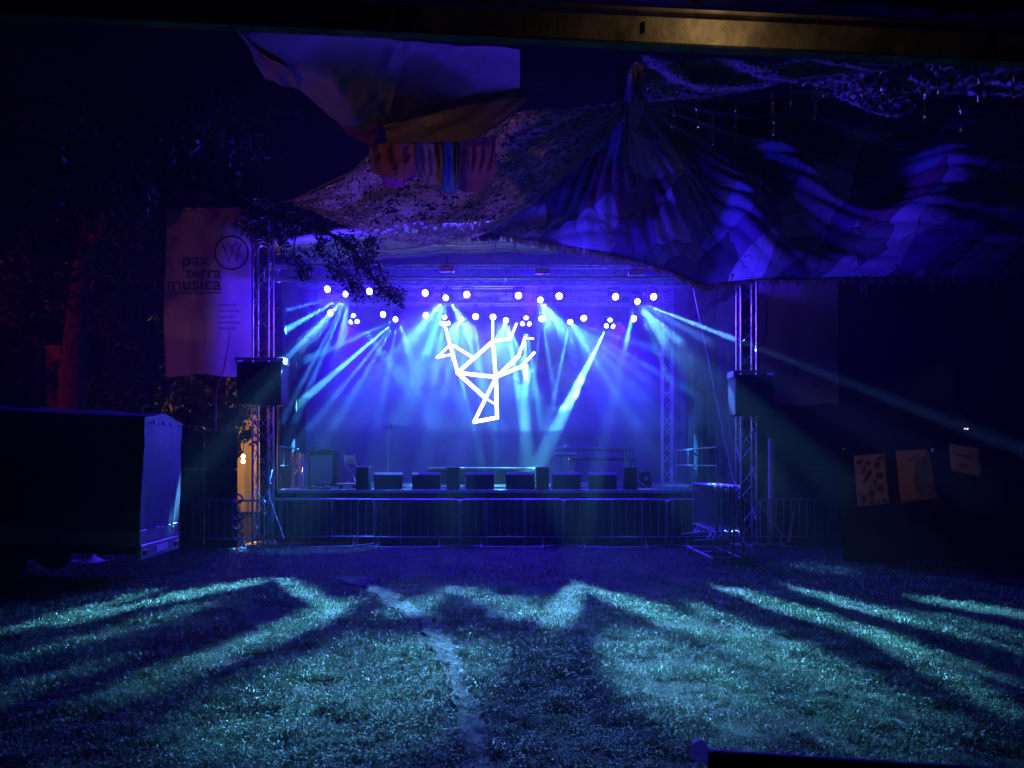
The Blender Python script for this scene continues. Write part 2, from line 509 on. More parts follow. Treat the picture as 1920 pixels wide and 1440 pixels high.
def ground_mat():
    m = mat("trampled_soil", (0.016, 0.015, 0.013), 0.8, 0, 0.6, 5.0, 1.0, 60, spec=.12)
    return m
M['soil'] = ground_mat()
ground = tag(mesh_np("ground", V, Fq, M['soil'], smooth=True), kind="structure")

# the worn footpath: a strip that follows the ground, ragged at its edges
py_ = np.arange(4.2, 13.0, 0.05); pu = np.linspace(-1, 1, 15)
PX, PY = np.meshgrid(pu, py_)
edge = 0.95 + 1.1 * (fbm(PY * 4.2 + PX * 1.1, PX * 3.0, 3, 21) - 0.5) * 2
PXX = path_x(PY) + PX * path_w(PY) * edge
PZ = gheight(PXX, PY) * np.clip((PY - 3.4), 0, 1) + 0.004 + 0.014 * (1 - np.abs(PX) ** 3) + 0.05 * (fbm(PXX * 12, PY * 14, 3, 30) - 0.5)
PZ = np.where(np.abs(PX) > 0.95, PZ - 0.04, PZ)
pr, pc = PX.shape
pi_ = (np.arange(pr - 1)[:, None] * pc + np.arange(pc - 1)[None]).ravel()
M['path'] = mat("worn_path_earth", (0.075, 0.062, 0.078), 0.78, 0, 0.7, 14, 1.0, 70, spec=.09)
path = tag(mesh_np("path", np.stack([PXX, PY, PZ], -1).reshape(-1, 3), np.stack([pi_, pi_ + 1, pi_ + pc + 1, pi_ + pc], -1), M['path'], smooth=True), kind="structure")

def make_grass(n_blades, n_leaf):
    def scatter(n, pymin=1031, pymax=1500):
        py = RNG.uniform(pymin, pymax, n); Y = EYE * F_PX / (py - HOR)
        X = (RNG.uniform(-180, 2100, n) - 960) * Y / F_PX
        clump = fbm(X * 2.4, Y * 2.4, 3, 40); big = fbm(X * 0.6, Y * 0.6, 2, 44)
        keep = clump + 0.4 * (big - 0.5) > RNG.uniform(0.17, 0.59, n)
        d = np.abs(X - path_x(Y)) / path_w(Y)
        d += 0.9 * (fbm(X * 7, Y * 7, 2, 47) - .5)
        keep &= (RNG.random(n) < np.clip((d - 0.25) / 1.1, 0.09, 1)) | (Y > 13.2)
        keep &= RNG.random(n) < np.interp(Y, [11, 13, 14.5, 17], [1, 0.8, 0.62, 0.4])
        return X[keep], Y[keep], clump[keep]
    X, Y, cl = scatter(n_blades)
    n = len(X); Z = gheight(X, Y) - 0.004
    s = np.clip(Y / 6.0, 1, 3) ** 0.7
    L = RNG.uniform(0.025, 0.065, n) * s * (0.6 + 0.9 * (cl - 0.3)); wd = RNG.uniform(0.0017, 0.0034, n) * s
    th = RNG.uniform(0, 2 * np.pi, n); bend = RNG.uniform(0.25, 1.3, n)
    ph = th + np.pi / 2 + RNG.uniform(-0.5, 0.5, n)
    dx, dy = np.cos(th), np.sin(th); sx, sy = np.cos(ph), np.sin(ph)
    P0 = np.stack([X, Y, Z], -1); S = np.stack([sx, sy, np.zeros(n)], -1) * wd[:, None]
    D = np.stack([dx, dy, np.zeros(n)], -1)
    P1 = P0 + D * (L * 0.35 * bend)[:, None] + np.array([0, 0, 1]) * (L * 0.6)[:, None]
    P2 = P0 + D * (L * 0.95 * bend)[:, None] + np.array([0, 0, 1]) * (L * np.clip(1.05 - 0.45 * bend, 0.35, 1))[:, None]
    Vb = np.stack([P0 - S, P0 + S, P1 + S * 0.8, P1 - S * 0.8, P2], 1).reshape(-1, 3)
    b = np.arange(n) * 5
    q = np.stack([b, b + 1, b + 2, b + 3], -1); t = np.stack([b + 3, b + 2, b + 4], -1)
    # small round clover leaves, tilted
    X, Y, cl = scatter(n_leaf)
    m = len(X); s = np.clip(Y / 6.0, 1, 3) ** 0.6
    r = RNG.uniform(0.004, 0.009, m) * s
    c = np.stack([X, Y, gheight(X, Y) + RNG.uniform(0.012, 0.045, m) * s], -1)
    tilt = RNG.normal(0, 0.38, (m, 2))
    an = RNG.uniform(0, 2 * np.pi, m)
    Vl = []
    for k in range(4):
        a = an + k * np.pi / 2
        ox, oy = np.cos(a) * r, np.sin(a) * r
        Vl.append(c + np.stack([ox, oy, ox * tilt[:, 0] + oy * tilt[:, 1]], -1))
    Vl = np.stack(Vl, 1).reshape(-1, 3)
    o = len(Vb); bl = o + np.arange(m) * 4
    q = np.concatenate([q, np.stack([bl, bl + 1, bl + 2, bl + 3], -1)])
    return np.concatenate([Vb, Vl]), q, t

def grass_mat():
    m = mat("grass_blades", (0.08, 0.15, 0.08), 0.58, 0, 0.55, 1.3, translucent=0.25, spec=0.6)
    return m
M['grass'] = grass_mat()
gv, gq, gt = make_grass(520000, 40000)
tag(mesh_np("grass", gv, gq, M['grass'], Ft=gt), "short trampled meadow grass with clover in front of the stage", "grass", kind="stuff")

# ------------------------------------------------------------------ trusses
def truss_parts(root, p0, p1, up, w, h, r=0.024, pitch=0.45, lr=0.011):
    p0, p1 = Vector(p0), Vector(p1)
    d = (p1 - p0); L = d.length; d.normalize()
    up = Vector(up); side = d.cross(up).normalized(); up = side.cross(d).normalized()
    cs = []
    for (a, b) in ((-1, -1), (1, -1), (1, 1), (-1, 1)):
        off = side * (a * w / 2) + up * (b * h / 2)
        MB().tube([p0 + off, p1 + off], r, 8).build("chord", M['alu'], root, smooth=True)
        cs.append(off)
    mb = MB(); n = max(2, round(L / pitch))
    for k in range(4):
        A, B = cs[k], cs[(k + 1) % 4]
        for i in range(n):
            a = p0 + d * (L * i / n); b = p0 + d * (L * (i + 1) / n)
            mb.tube([a + (A if i % 2 == 0 else B), b + (B if i % 2 == 0 else A)], lr, 5, cap=False)
        for e in (p0, p1, (p0 + p1) / 2):
            mb.tube([e + A, e + B], lr * 1.5, 5, cap=False)
    mb.build("lacing", M['alu'], root, smooth=True)

def tower(name, label, px, Y, ztop, w, baseplate=True):
    X = (px - 960) * Y / F_PX
    t = thing(name, label, "truss tower", (X, Y, 0), 0, "truss towers of the stage")
    truss_parts(t, (X, Y, 0.06), (X, Y, ztop), (0, 1, 0), w, w, 0.028)
    if baseplate:
        MB().box((X, Y, 0.03), (w * 2.0, w * 2.0, 0.06), bev=0.01).build("base_plate", M['steel'], t)
    return t, X

YT = 18.0
tl, XTL = tower("truss_tower", "tall aluminium truss tower beside the pax terra musica banner", 493, YT, at(0, 378, YT).z, 0.36)
MB().tube([(XTL - .1, YT, at(0, 385, YT).z - .1), (XTL - .1, YT, at(0, 350, YT).z)], 0.02).build("mast", M['alu'], tl, smooth=True)
tr_, XTR = tower("truss_tower", "aluminium truss tower behind the stacked crowd barriers", 1400, YT, at(0, 470, YT).z, 0.36)
YB = 25.6
tower("truss_tower", "rear truss leg of the stage beside the lectern", 557, YB, at(0, 500, YB).z, 0.32)
tower("truss_tower", "rear truss leg of the stage behind the flight case", 1251, YB, at(0, 500, YB).z, 0.32)

def cross_truss(label, px0, px1, pyt, pyb, Y, cat="truss"):
    a, b = at(px0, (pyt + pyb) / 2, Y), at(px1, (pyt + pyb) / 2, Y)
    h = (pyb - pyt) * Y / F_PX
    t = thing("lighting_truss", label, cat, (a + b) / 2, 0, "horizontal trusses of the stage roof")
    truss_parts(t, a, b, (0, 0, 1), h, h, 0.026, 0.42)
    return t
cross_truss("long aluminium truss across the front edge of the stage roof", 505, 1392, 499, 523, 18.6)
cross_truss("truss of the stage roof just above the upper row of spotlights", 560, 1330, 520, 538, YU)
cross_truss("lower truss in the rig carrying the second row of spotlights", 600, 1250, 552, 571, YL)
# side trusses that carry the roof from front to back
for lab, pxa, pxb in (("side truss of the stage roof running back on the banner side", 500, 552), ("side truss of the stage roof running back over the flight case", 1392, 1255)):
    a = at(pxa, 511, 18.6) + Vector((0, .3, 0)); b = at(pxb, 515, YB) + Vector((0, -.3, 0))
    t = thing("roof_side_truss", lab, "truss", (a + b) / 2, 0, "horizontal trusses of the stage roof")
    truss_parts(t, a, b, (0, 0, 1), 0.3, 0.3, 0.024, 0.5)

# ------------------------------------------------------------------ stage
DZ = 1.28
YF = 18.55
XL, XR = (515 - 960) * YF / F_PX, (1385 - 960) * YF / F_PX
stage = thing("stage", "low black festival stage with dark skirt behind the crowd barriers", "stage", ((XL + XR) / 2, 22.5, 0))
mb = MB()
nx = 5
for i in range(nx):
    for j in range(4):
        x0 = XL + (XR - XL) * i / nx; x1 = XL + (XR - XL) * (i + 1) / nx
        y0 = YF + 8.2 * j / 4; y1 = YF + 8.2 * (j + 1) / 4
        mb.box(((x0 + x1) / 2, (y0 + y1) / 2, DZ - 0.03), (x1 - x0 - 0.008, y1 - y0 - 0.008, 0.06), bev=0.006)
mb.build("deck", M['deck'], stage)
mb = MB()
mb.box(((XL + XR) / 2, YF - 0.012, DZ - 0.035), (XR - XL + .05, 0.02, 0.075), bev=0.004)
mb.box((XL - 0.012, YF + 4.1, DZ - 0.035), (0.02, 8.2, 0.075), bev=0.004)
mb.box((XR + 0.012, YF + 4.1, DZ - 0.035), (0.02, 8.2, 0.075), bev=0.004)
mb.build("edge_trim", M['alu'], stage)
# skirt with shallow folds
nxs = 240
P = []
for z in (0.02, 0.4, 0.8, DZ - 0.08):
    row = []
    for i in range(nxs + 1):
        u = i / nxs; x = XL + (XR - XL) * u
        fold = 0.035 * math.sin(u * 150 + 2 * math.sin(u * 17)) * (1.1 - 0.5 * z / DZ)
        row.append((x, YF + 0.07 + fold, z))
    P.append(row)
MB().grid(P).build("skirt", M['blackcloth'], stage, smooth=True)
for i in range(nx + 1):
    for y in (YF + .25, YF + 4, YF + 8):
        x = XL + .1 + (XR - XL - .2) * i / nx
        MB().tube([(x, y, 0), (x, y, DZ - 0.06)], 0.03, 8).build("leg", M['steel'], stage, smooth=True)

def curtain(name, label, pts, z0, z1, folds, amp, m, cat="curtain", n=160, rows=10, sag=0.0):
    """A hanging cloth along a ground polyline."""
    pts = [Vector(p) for p in pts]
    seg = [(pts[i + 1] - pts[i]).length for i in range(len(pts) - 1)]; tot = sum(seg)
    P = []
    for r in range(rows + 1):
        v = r / rows
        row = []
        for i in range(n + 1):
            s_ = tot * i / n; k = 0
            while k < len(seg) - 1 and s_ > seg[k]: s_ -= seg[k]; k += 1
            a, b = pts[k], pts[k + 1]; q = a.lerp(b, s_ / seg[k])
            d = (b - a).normalized(); nrm = Vector((-d.y, d.x, 0))
            u = i / n
            f = amp * (math.sin(u * folds + 1.3 * math.sin(u * folds * .23)) + .6 * (float(fbm(u * folds * .35, v * 2.2, 3, 51)) - .5) * 2)
            zz = z0 + (z1 - z0) * v - sag * math.sin(u * math.pi * 4) ** 2 * v
            row.append(tuple(q + nrm * f) [:2] + (zz,))
        P.append(row)
    return tag(MB().grid(P).build(name, m, smooth=True), label, cat)

YW = 26.4
curtain("stage_backdrop", "dark cloth backdrop hanging across the back of the stage", [((520 - 960) * YW / F_PX, YW, 0), ((1290 - 960) * YW / F_PX, YW, 0)], 0.3, at(0, 470, YW).z, 60, 0.05, M['backdrop'], "backdrop")
curtain("side_curtain", "wrinkled gauze side curtain of the stage behind the guard rail", [(XTR + .05, 18.5, 0), (XTR - .15, 21.5, 0), ((1262 - 960) * YB / F_PX + .3, YB + .5, 0)], 0.9, 6.05, 70, 0.06, M['sidecloth'])
curtain("side_curtain", "dark gauze side curtain of the stage next to the lectern", [(-5.85, 19.7, 0), (-6.15, 21, 0), (-6.9, 25.8, 0)], 2.25, at(0, 440, 19).z, 34, 0.05, M['blackcloth'], n=90)

curtain("leg_curtain", "narrow black cloth hanging straight behind the tower beside the lectern", [(XTL - .22, YT + .45, 0), (XTL + .2, YT + .45, 0)], 0.1, 4.2, 9, 0.03, M['blackcloth'], n=40)

# roof fabric: shallow ridge seen from beneath
P = []
for j in range(13):
    v = j / 12; Y = 18.3 + 8.4 * v
    row = []
    for i in range(41):
        u = i / 40
        x = -6.2 + 11.9 * u
        zc = at(0, 432, 18.3).z * (1 - v) + at(0, 486, 26.4).z * v
        z = zc + 0.55 * math.sin(math.pi * u) ** 0.8 - 0.25 - 0.06 * abs(math.sin(u * math.pi * 6)) - .08 * math.sin(v * math.pi)
        row.append((x, Y, z))
    P.append(row)
roof = thing("stage_roof", "pale fabric stage roof arching over the lighting rig", "stage roof", (0, 22, 7))
MB().grid(P).build("roof_cloth", M['roofcloth'], roof, smooth=True, thick=0.01)
mb = MB()
for j in range(0, 13, 3):
    mb.tube([Vector(p) - Vector((0, 0, .04)) for p in P[j]], 0.03, 6)
mb.build("roof_bow", M['alu'], roof, smooth=True)

# ------------------------------------------------------------------ stage lights
def light_proto(kind, label):
    """Local frame: hangs from z=+0.32, head centre at the origin, lens facing -Y."""
    t = thing("stage_light", label, "stage light", (0, 0, 0), 0, "spotlights of the lighting rig")
    MB().box((0, 0, 0.31), (0.07, 0.07, 0.06), bev=.01).tube([(0, 0, .28), (0, 0, .22)], .02, 8).build("clamp", M['black'], t, local=True)
    mb = MB().box((0, 0.02, 0.215), (0.30, 0.16, 0.05), bev=.015)
    for s in (-1, 1):
        mb.box((s * 0.15, 0.02, 0.08), (0.03, 0.07, 0.26), bev=.008)
    mb.build("yoke", M['black'], t, local=True)
    tilt = Matrix.Rotation(R(14), 3, 'X')
    head = MB().lathe((0, 0, 0), [(.06, .17), (.105, .14), (.115, .0), (.118, -.11), (.10, -.13)], 20, mat_=tilt @ Matrix.Rotation(R(-90), 3, 'X') @ Matrix.Scale(-1, 3))
    head.build("head", M['black'], t, smooth=True, local=True)
    lens = MB()
    rot = tilt @ Matrix.Rotation(R(90), 3, 'X')
    if kind == 'cluster':
        for a in (90, 210, 330):
            c = rot @ Vector((0.11 * math.cos(R(a)), 0.11 * math.sin(R(a)), 0.14))
            lens.lathe(c, [(.062, -.03), (.062, .0), (.05, .025), (.02, .04)], 14, mat_=rot)
    else:
        r = .1 if kind == 'wash' else .095
        lens.lathe(rot @ Vector((0, 0, 0.125)), [(r, 0), (r * .94, .02), (r * .7, .045), (r * .3, .06)], 18, mat_=rot)
    lens.build("lens", M['lens_white'] if kind == 'wash' else M['lens_cyan'], t, smooth=True, local=True)
    return t

PROTO = {}
def place_light(kind, px, py, Y, label, sc=1.0):
    if kind not in PROTO:
        o = PROTO[kind] = light_proto(kind, label)
    else:
        o = copy_tree(PROTO[kind]); o["label"] = label
    p = at(px, py, Y)
    o.location = p
    o.rotation_euler = (0, 0, math.atan2(-p.x, 14.0) * -1 + random.uniform(-.12, .12))
    o.scale = (sc, sc, sc)
    return o

ORD = ["first", "second", "third", "fourth", "fifth", "sixth", "seventh", "eighth", "ninth", "tenth", "eleventh", "twelfth", "thirteenth", "fourteenth", "fifteenth", "sixteenth"]
UPPER = [('wash', 620, 542), ('beam', 654, 551), ('wash', 697, 546), ('wash', 801, 549), ('beam', 838, 558), ('wash', 877, 552), ('wash', 973, 554),
         ('beam', 1012, 562), ('wash', 1048, 555), ('wash', 1151, 556), ('beam', 1192, 565), ('wash', 1222, 556)]
LOWER = [('wash', 625, 586), ('cluster', 667, 599), ('wash', 723, 589), ('beam', 746, 598), ('wash', 801, 591), ('cluster', 835, 602), ('beam', 866, 598),
         ('wash', 893, 593), ('wash', 924, 594), ('beam', 950, 600), ('cluster', 985, 603), ('wash', 1015, 597), ('beam', 1068, 603), ('wash', 1093, 596),
         ('cluster', 1141, 607), ('wash', 1184, 597)]
KN = {'wash': 'round white spotlight', 'beam': 'cyan fan beam spotlight', 'cluster': 'three lens spotlight'}
for k, (kd, px, py) in enumerate(UPPER):
    place_light(kd, px, py, YU, f"{KN[kd]}, {ORD[k]} from the banner in the upper row")
for k, (kd, px, py) in enumerate(LOWER):
    place_light(kd, px, py, YL, f"{KN[kd]}, {ORD[k]} from the banner in the lower row", 1.08)

# flat white work lamps and drop pipes in the rig
for k, (px, py, Y, w) in enumerate(((870, 557, 22.5, 26), (948, 559, 22.5, 26), (1070, 561, 22.5, 24), (838, 505, 18.5, 28), (1016, 509, 18.5, 28), (1193, 511, 18.5, 30))):
    c = at(px, py, Y); s_ = Y / F_PX
    t = thing("floodlight", ["slim grey panel lamp on the rig, between the fifth and sixth upper spotlights", "slim grey panel lamp on the rig above the glowing sculpture",
                             "slim grey panel lamp on the rig above the cyan spotlight fan", "grey floodlight on the front truss above the fifth upper spotlight",
                             "grey floodlight on the front truss above the eighth upper spotlight", "grey floodlight on the front truss above the eleventh upper spotlight"][k],
              "floodlight", c, 0, "grey lamps in the lighting rig")
    MB().box(c, (w * s_, 0.12, 7 * s_ if k < 3 else 10 * s_), bev=.015).build("housing", M['grey'], t)
    MB().tube([c + Vector((0, 0, .05)), c + Vector((0, 0, .28))], .018, 6).build("bracket", M['black'], t, smooth=True)
    MB().box(c + Vector((0, -.065, -.0)), (w * s_ * .88, 0.012, 5 * s_), bev=.004).build("glass", M['white'], t)

# ------------------------------------------------------------------ glowing sculpture
YS = 22.0
sc_pts = dict(A=(924, 640), B=(858, 699), C=(930, 707), D=(911, 747), E=(889, 791), F=(932, 783), G=(927, 757),
              H=(844, 646), H2=(833, 606), I=(820, 670), J=(849, 664), K=(853, 649), L=(889, 672), P=(957, 635), Q=(978, 654), S=(976, 688), T=(972, 668),
              U=(984, 634), V=(999, 635), W=(1001, 662), X=(1008, 676), Y=(1003, 697), Z=(986, 676), TOP=(924, 604), N=(968, 608))
SEG = [("A", "B", 4), ("A", "C", 4), ("B", "C", 4.5), ("B", "D", 4.5), ("C", "E", 4), ("C", "F", 4.5), ("E", "F", 4.5), ("D", "G", 2.2), ("B", "H", 4), ("H", "H2", 3.2),
       ("H", "I", 2.6), ("I", "J", 2.6), ("K", "L", 3.2), ("H", "K", 2.6), ("A", "P", 3.2), ("A", "TOP", 2.6), ("C", "T", 4), ("C", "S", 4), ("T", "U", 3.2), ("S", "W", 3), ("P", "N", 2.6), ("U", "V", 2)]  # the two tubes rising to the lamps are light beams drawn as glowing parts
sculpt = thing("light_sculpture", "hanging sculpture of glowing white tubes in open triangles, two tubes standing in for lamp rays", "light sculpture", at(915, 791, YS))
dep = {k: YS + ((hash_ * 37) % 11 - 5) * 0.03 for hash_, k in enumerate(sc_pts)}
for a, b, r in SEG:
    pa, pb = at(*sc_pts[a], dep[a]), at(*sc_pts[b], dep[b])
    d = (pb - pa).normalized() * 0.03
    MB().tube([pa - d, pb + d], r * .72 * YS / F_PX, 8).build("tube_and_ray", M['led'], sculpt, smooth=True)
for k in ("A", "H2", "Q"):
    p = at(*sc_pts[k], dep[k])
    MB().tube([p, (p.x, p.y, at(0, 575, YS).z)], 0.006, 5).build("suspension_wire", M['cord'], sculpt)

# ------------------------------------------------------------------ things on the deck
def on_deck(px, Y): return Vector(((px - 960) * Y / F_PX, Y, DZ))

YM = 18.95
def wedge_proto(label):
    t = thing("monitor_speaker", label, "monitor speaker", (0, 0, 0), 0, "wedge monitors along the stage front")
    w = 0.68
    prof = [(-.20, 0), (.24, 0), (.24, .12), (.02, .42), (-.13, .42), (-.20, .36)]        # y, z: back towards the audience
    mb = MB().prism([(-w / 2, y, z) for y, z in prof], (w, 0, 0))
    mb.build("cabinet", M['black'], t, local=True)
    g0, g1 = Vector((0, .24, .12)), Vector((0, .02, .42)); nrm = Vector((0, .30, .22)).normalized()
    mb = MB()
    mb.prism([(-w / 2 + .04, *(g0.lerp(g1, .08) + nrm * .003).yz), (w / 2 - .04, *(g0.lerp(g1, .08) + nrm * .003).yz),
              (w / 2 - .04, *(g0.lerp(g1, .92) + nrm * .003).yz), (-w / 2 + .04, *(g0.lerp(g1, .92) + nrm * .003).yz)], nrm * .012)
    mb.build("grille", M['steel'], t, local=True)
    for s in (-1, 1):
        MB().box((s * (w / 2 + .003), .0, .22), (.012, .13, .05), bev=.005).build("handle", M['grey'], t, local=True)
    return t
wl_ = ["wedge monitor next to the front fill column nearest the lectern", "wedge monitor, second along the stage front from the lectern", "wedge monitor just on the lectern side of the bright white light pool",
       "wedge monitor just on the table side of the bright white light pool", "wedge monitor in front of the table legs with a green bottle above", "last wedge monitor along the stage front, beside the flight case"]
wp = None
for k, (px, rz) in enumerate(((728, .16), (800, .05), (899, .14), (976, -.12), (1061, .02), (1130, -.14))):
    if wp is None: o = wp = wedge_proto(wl_[0])
    else:
        o = copy_tree(wp); o["label"] = wl_[k]
    o.location = on_deck(px, YM); o.rotation_euler = (0, 0, rz)

def column_proto(label):
    t = thing("column_speaker", label, "column speaker", (0, 0, 0), 0, "upright front fill speakers on the stage edge")
    MB().box((0, 0, .27), (.31, .30, .54), bev=.012).build("cabinet", M['black'], t, local=True)
    MB().box((0, -.155, .27), (.27, .012, .49), bev=.004).build("grille", M['blackcloth'], t, local=True)
    MB().box((0, 0, .547), (.315, .305, .014), bev=.004).build("top_plate", M['grey'], t, local=True)
    return t
cl_ = ["upright front fill speaker beside the folding chair", "upright front fill speaker between the second and third wedge monitors", "upright front fill speaker between the fourth and fifth wedge monitors",
       "upright front fill speaker at the table end of the row"]
cp = None
for k, px in enumerate((681, 850, 1017, 1181)):
    if cp is None: o = cp = column_proto(cl_[0])
    else:
        o = copy_tree(cp); o["label"] = cl_[k]
    o.location = on_deck(px, 18.78)

# lectern with a fan on top
YLc = 21.5
p = on_deck(605, YLc)
t = thing("lectern", "lectern with pale glossy front panel and dark top on the stage", "lectern", p)
MB().box(p + Vector((0, .1, .47)), (.74, .5, .94), bev=.02).build("body", M['black'], t)
MB().box(p + Vector((0, -.165, .47)), (.62, .02, .80), bev=.006).build("front_panel", M['white'], t)
MB().box(p + Vector((0, .06, .965)), (.86, .66, .045), bev=.012).build("top", M['black'], t)
MB().box(p + Vector((-.05, .15, 1.02)), (.6, .3, .05), bev=.01).build("shelf", M['grey'], t)
pf = p + Vector((-.17, .0, .99))
t = thing("desk_fan", "small round desk fan standing on the lectern", "fan", pf)
MB().lathe(pf, [(.10, 0), (.10, .015), (.03, .03)], 18).tube([pf, pf + Vector((0, 0, .16))], .014, 8).build("stand", M['white'], t, smooth=True)
mb = MB(); c = pf + Vector((0, -.02, .24))
for r in (.13, .10, .07, .04):
    mb.tube([c + Vector((r * math.cos(a), -.02, r * math.sin(a))) for a in np.linspace(0, 2 * math.pi, 28, endpoint=False)], .004, 5, closed=True)
for a in np.linspace(0, 2 * math.pi, 12, endpoint=False):
    mb.tube([c + Vector((0, -.03, 0)), c + Vector((.13 * math.cos(a), -.02, .13 * math.sin(a)))], .003, 4)
mb.build("cage", M['white'], t, smooth=True)
mb = MB().lathe(c, [(.03, -.02), (.035, .03), (.04, .09)], 14, axis='Y')
mb.build("motor", M['white'], t, smooth=True)
mb = MB()
for k in range(3):
    a0 = 2.1 * k
    mb.prism([c + Vector((rr * math.cos(a0 + da), -.005 + da * .02, rr * math.sin(a0 + da))) for rr, da in ((.02, 0), (.11, -.1), (.12, .5), (.06, .9))], (0, .004, 0))
mb.build("blade", M['white'], t)

# folding chair
YC = 21.0
p = on_deck(668, YC)
t = thing("folding_chair", "metal folding chair standing sideways on the stage", "chair", p, R(62))
def L(x, y, z): return (x, y, z)
MB().box((0, 0, .45), (.42, .40, .03), bev=.012).build("seat", M['grey'], t, local=True)
P = [[(.21 * math.sin(a), .22 + .05 * (1 - abs(a)) + .04 * h, .62 + .24 * h) for a in np.linspace(-1.3, 1.3, 12)] for h in (0, .5, 1)]
MB().grid(P).build("backrest", M['grey'], t, smooth=True, local=True, thick=.012)
for s in (-1, 1):
    MB().tube([(s * .22, .26, .90), (s * .22, .20, .60), (s * .22, -.02, .40), (s * .22, -.24, 0)], .012, 7).build("frame", M['alu'], t, smooth=True, local=True)
    MB().tube([(s * .20, -.16, .44), (s * .20, .26, 0)], .012, 7).build("leg", M['alu'], t, smooth=True, local=True)

# microphone stand
YMi = 20.5
p = on_deck(728, YMi)
t = thing("microphone_stand", "thin tall microphone stand behind the first wedge monitor", "microphone stand", p)
MB().tube([p, p + Vector((0, 0, 1.55))], .013, 8).build("pole", M['alu'], t, smooth=True)
for a in (20, 140, 260):
    MB().tube([p + Vector((0, 0, .10)), p + Vector((.30 * math.cos(R(a)), .30 * math.sin(R(a)), 0.012))], .011, 6).build("leg", M['alu'], t, smooth=True)
MB().tube([p + Vector((0, 0, 1.5)), p + Vector((.1, -.2, 1.62))], .009, 6).build("boom", M['alu'], t, smooth=True)
MB().lathe(p + Vector((.11, -.22, 1.62)), [(.012, -.09), (.018, 0), (.027, .02), (.027, .05), (.012, .07)], 12).build("microphone", M['black'], t, smooth=True)

# tables on the right of the deck
def table(label, px0, px1, py, Y, depth, mt, shelf=False):
    a, b = at(px0, py, Y), at(px1, py, Y); z = a.z; cx = (a.x + b.x) / 2; w = b.x - a.x
    t = thing("table", label, "table", (cx, Y, DZ), 0, "tables on the stage")
    MB().box((cx, Y + depth / 2, z - .045), (w, depth, .09), bev=.012).build("tabletop", mt, t)
    for sx in (-1, 1):
        for yy in (Y + .07, Y + depth - .07):
            MB().tube([(cx + sx * (w / 2 - .15), yy, z - .09), (cx + sx * (w / 2 - .12), yy, DZ)], .022, 8).build("leg", M['alu'], t, smooth=True)
    return t, z
t_, tz = table("long table with a pale top and a bottle standing on it", 1045, 1189, 839, 20.6, .7, M['grey'])
table("lower table behind the long table with the bottle", 1068, 1196, 858, 22.6, .7, M['deck'])
t2, tz2 = table("small low table half under the long table, nearest the wedge monitors", 1040, 1082, 850, 20.0, .45, M['grey'])
pb = Vector(((1118 - 960) * 20.8 / F_PX, 20.85, tz))
t = thing("bottle", "slim bottle standing on the long table", "bottle", pb)
MB().lathe(pb, [(.035, 0), (.038, .01), (.038, .16), (.03, .20), (.014, .24), (.014, .30)], 14).build("glass", M['bottle'], t, smooth=True)
MB().lathe(pb + Vector((0, 0, .296)), [(.016, 0), (.016, .022), (.01, .026)], 12).build("cap", M['white'], t, smooth=True)
pk = Vector(((1062 - 960) * 20.8 / F_PX, 20.8, tz))
t = thing("mixer", "small white box with knobs on the table end", "mixer", pk)
MB().box(pk + Vector((0, 0, .035)), (.12, .16, .07), bev=.012).build("case", M['white'], t)
for k in range(3):
    MB().lathe(pk + Vector((-.035 + k * .035, -.03, .07)), [(.01, 0), (.008, .016)], 8).build("knob", M['black'], t)
# pole stand beside the table
p = on_deck(1195, 20.2)
t = thing("pole_stand", "thin upright pole on a tripod at the end of the long table", "stand", p)
MB().tube([p, p + Vector((0, 0, 1.0))], .016, 8).build("pole", M['alu'], t, smooth=True)
for a in (90, 210, 330):
    MB().tube([p + Vector((0, 0, .2)), p + Vector((.25 * math.cos(R(a)), .25 * math.sin(R(a)), .01))], .011, 6).build("leg", M['alu'], t, smooth=True)

# riser at the back centre
YR = 23.2
a, b = at(800, 876, YR), at(1028, 876, YR)
t = thing("stage_riser", "low wide platform at the back centre of the stage", "riser", ((a.x + b.x) / 2, YR + 1, DZ))
MB().box(((a.x + b.x) / 2, YR + 1, DZ + .48), (b.x - a.x, 2.0, .06), bev=.008).build("platform", M['deck'], t)
MB().box(((a.x + b.x) / 2, YR + .03, DZ + .23), (b.x - a.x - .05, .02, .42)).build("skirt", M['blackcloth'], t)
for sx in (a.x + .1, b.x - .1):
    for yy in (YR + .12, YR + 1.9):
        MB().tube([(sx, yy, DZ), (sx, yy, DZ + .45)], .025, 8).build("leg", M['alu'], t, smooth=True)

# flight case
p = on_deck(1211, 20.4)
t = thing("flight_case", "small black flight case with metal corners and a white sticker", "flight case", p)
MB().box(p + Vector((0, .2, .21)), (.30, .4, .42), bev=.008).build("body", M['black'], t)
mb = MB()
for sx in (-1, 1):
    for z in (.02, .40):
        mb.box(p + Vector((sx * .142, -.003, z)), (.04, .03, .045), bev=.008)
mb.build("corner", M['steel'], t)
MB().box(p + Vector((.01, -.004, .24)), (.10, .006, .10)).build("sticker", M['white'], t)
MB().tube([p + Vector((-.08, .2, .42)), p + Vector((-.06, .2, .50)), p + Vector((.06, .2, .50)), p + Vector((.12, .2, .43))], .014, 6).build("handle", M['steel'], t, smooth=True)

# dolly
p = on_deck(650, 19.2)
t = thing("dolly", "flat wheeled dolly beside the column speaker", "dolly", p)
MB().box(p + Vector((0, .1, .12)), (.48, .4, .035), bev=.008).build("board", M['wood'], t)
for sx in (-1, 1):
    for yy in (-.02, .22):
        MB().lathe(p + Vector((sx * .17, yy, .05)), [(.05, -.015), (.05, .015)], 14, axis='X').build("wheel", M['rubber'], t, smooth=True)

